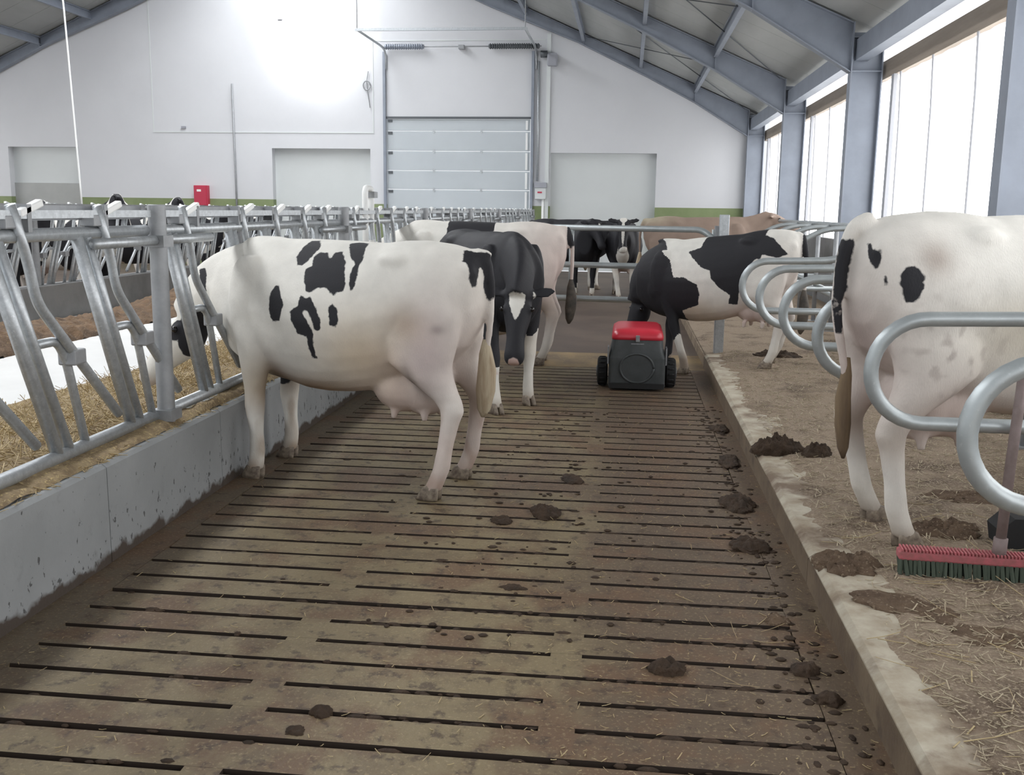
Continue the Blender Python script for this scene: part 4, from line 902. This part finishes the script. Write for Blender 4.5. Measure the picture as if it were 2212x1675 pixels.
# --- the big white cow in the cubicle at right
def paint_E(P, hl):
    f = np.full(len(P), -1.0)
    for po in ([(0.047, -0.203, 1.205), (0.061, -0.205, 1.23), (0.102, -0.218, 1.241), (0.122, -0.23, 1.226), (0.134, -0.246, 1.192), (0.13, -0.253, 1.141), (0.114, -0.247, 1.105), (0.09, -0.234, 1.087), (0.068, -0.221, 1.091), (0.054, -0.215, 1.134), (0.046, -0.207, 1.17)],
               [(-0.002, -0.161, 1.197), (0.004, -0.169, 1.198), (0.008, -0.174, 1.162), (0.002, -0.166, 1.157)],
               [(-0.017, -0.06, 1.326), (-0.012, -0.077, 1.327), (-0.02, -0.102, 1.302), (-0.008, -0.137, 1.304), (-0.003, -0.143, 1.268), (-0.012, -0.136, 1.227), (-0.02, -0.123, 1.221), (-0.028, -0.088, 1.265)]): f = np.maximum(f, sdf3(P, po))
    n_ = np.array([mnoise.noise(Vector((p[2]*9, p[1]*30, 2))) for p in P])*.03
    f = np.maximum(f, np.minimum(np.minimum(-P[:, 0]-.045, .028+n_-np.abs(P[:, 1]-.012)), np.minimum(P[:, 2]-.93, 1.34-P[:, 2])))
    T = base_tint(P); T = blend(T, .55*gz(P, (.19, -.24, 1.27), (.07, .15, .07)), (.26, .18, .14)); T = blend(T, .6*gz(P, (.05, 0, .85), (.12, .16, .35)), (.45, .35, .33))
    T = blend(T, .5*gz(P, (.30, -.25, .66), (.22, .2, .16)), (.42, .33, .29)); T = blend(T, .4*gz(P, (.6, -.3, .95), (.25, .2, .16)), CREAM)
    T = blend(T, .6*gz(P, (.07, .0, .50), (.09, .3, .09)), (.30, .22, .15))
    q = np.array([mnoise.noise(Vector((p[0]*22, p[1]*22, p[2]*22))) for p in P]) if len(P) < 200000 else np.zeros(len(P))
    T = blend(T, .5*np.clip((q-.22)*4, 0, 1)*gz(P, (.28, -.25, .88), (.22, .3, .22)), (.22, .17, .15))
    return f, T
make_cow('cubicle', 'big white cow with one round black thigh spot in the cubicle at right', (1.04, 4.62, .15), math.radians(22.5), paint_E, 1.035,
   dict(rr=(1.30, 4.52, .15), rl=(1.25, 4.92, .15)), poll=(2.05, 0, 1.42), nose=(.9, 0, -.4), vox=.012, tail=[(.04, 0, 1.43), (-.045, .01, 1.40), (-.08, .03, 1.27), (-.075, .055, 1.03), (-.03, .05, .85), (.0, .05, .72)], width=1.10, sw_r=.62, switch='hair_dirty')

# --- cattle beyond the gate
def paint_F(P, hl):
    T = np.tile(np.array((.27, .20, .16)), (len(P), 1)); T = blend(T, .7*gz(P, (.0, 0, 1.45), (.35, .4, .12)), (.55, .50, .36)); T = blend(T, .6*gz(P, (.75, 0, .75), (.5, .6, .28)), (.13, .09, .065))
    T = blend(T, .9*gz(P, (.45, 0, .55), (.3, .3, .2)), (.52, .44, .36)); T = blend(T, .8*np.clip((.3-P[:, 2])/.25, 0, 1), (.13, .10, .08)); return np.full(len(P), -1.), T
make_cow('brown', 'brown cow standing sideways behind the gate with her rear towards the alley', (.32, 17.6, 0), math.radians(4), paint_F, 1.07, None, poll=(2.0, 0, 1.52), nose=(.8, 0, -.4), vox=.02)
def paint_H(P, hl):
    f = np.full(len(P), .2); f = np.minimum(f, P[:, 2]-.66); hb = np.full(len(P), .2)
    hb = np.minimum(hb, -blob(hl, (.18, 0, .0), (.26, .028, .1))); hb = np.minimum(hb, -blob(hl, (.56, .02, -.05), (.10, .09, .09))); hb = np.minimum(hb, -blob(hl, (-.04, 0, 0), (.07, .07, .09)))
    f = np.where((hl[:, 0] < 2) & (np.linalg.norm(hl, axis=1) < .68), hb, f); f = np.minimum(f, -blob(P, (1.68, 0, .85), (.16, .12, .28)))
    return f, base_tint(P)
make_cow('facing', 'black cow with white blaze and white legs facing the camera behind the gate', (-.05, 20.3, 0), math.radians(-91), paint_H, 1.0, dict(fl=(.11, 18.75), fr=(-.13, 18.7)), poll=(1.82, 0, 1.46), nose=(.30, 0, -1), neck_c=(1.70, 0, 1.36), vox=.018)
def paint_G(P, hl):
    f = np.full(len(P), .2); f = np.minimum(f, P[:, 2]-.18); hb = np.minimum(np.full(len(P), .2), -blob(hl, (.10, .05, .0), (.05, .03, .09)))
    return np.where((hl[:, 0] < 2) & (np.linalg.norm(hl, axis=1) < .68), hb, f), base_tint(P)
make_cow('black', 'all black cow facing the camera beside the white-blazed cow behind the gate', (-.86, 20.6, 0), math.radians(-88), paint_G, 1.0, None, poll=(1.80, .20, 1.44), nose=(.55, .30, -.8), neck_c=(1.7, .1, 1.34), vox=.02, udder=0)
def paint_I(P, hl):
    f = np.full(len(P), .2); f = np.minimum(f, P[:, 2]-.52); f = np.minimum(f, -blob(P, (.35, .2, 1.35), (.22, .3, .2))); return f, base_tint(P)
make_cow('sideways', 'black cow with white legs half hidden behind the tail of the saddled cow', (-2.05, 21.6, 0), math.radians(-20), paint_I, 1.0, None, poll=(2.0, 0, 1.40), nose=(.8, 0, -.6), vox=.022)

# --- cattle behind the far feed fence
def paint_spots(seed, dark):
    def f_(P, hl):
        n = np.array([mnoise.noise(Vector((p[0]*1.7+seed*5.1, p[1]*1.7, p[2]*1.7+seed))) for p in P]); f = (n+dark)*.25
        f = np.where(hl[:, 0] < 2, np.minimum(.1, np.abs(hl[:, 1])-.03), f); f = np.minimum(f, P[:, 2]-.45); return f, base_tint(P)
    return f_
far = [(11.6, paint_F, 'brown cow behind the far feed fence at the left edge', 1.0, 1.5), (13.2, paint_spots(1, .35), 'mostly black cow behind the far feed fence next to the brown one', 1.05, 1.55), (15.2, paint_spots(2, .1), 'black and white cow behind the far feed fence left of the near thick post', 1.08, 1.62),
       (17.2, paint_spots(3, .3), 'dark spotted cow behind the far feed fence under the red cabinet', 1.08, 1.6), (19.4, paint_spots(4, .5), 'nearly black cow behind the far feed fence right of the red cabinet', 1.05, 1.5), (21.8, paint_spots(5, .3), 'dark spotted cow farthest along the far feed fence', 1.05, 1.45)]
for y, pf, lab, sc, pz in far:
    make_cow('far', lab, (-9.95, y, 0), math.radians(random.uniform(-8, 8)), pf, sc, None, poll=(1.84, 0, pz), nose=(.22, .1, -.9), neck_c=(1.66, 0, 1.36), vox=.022)
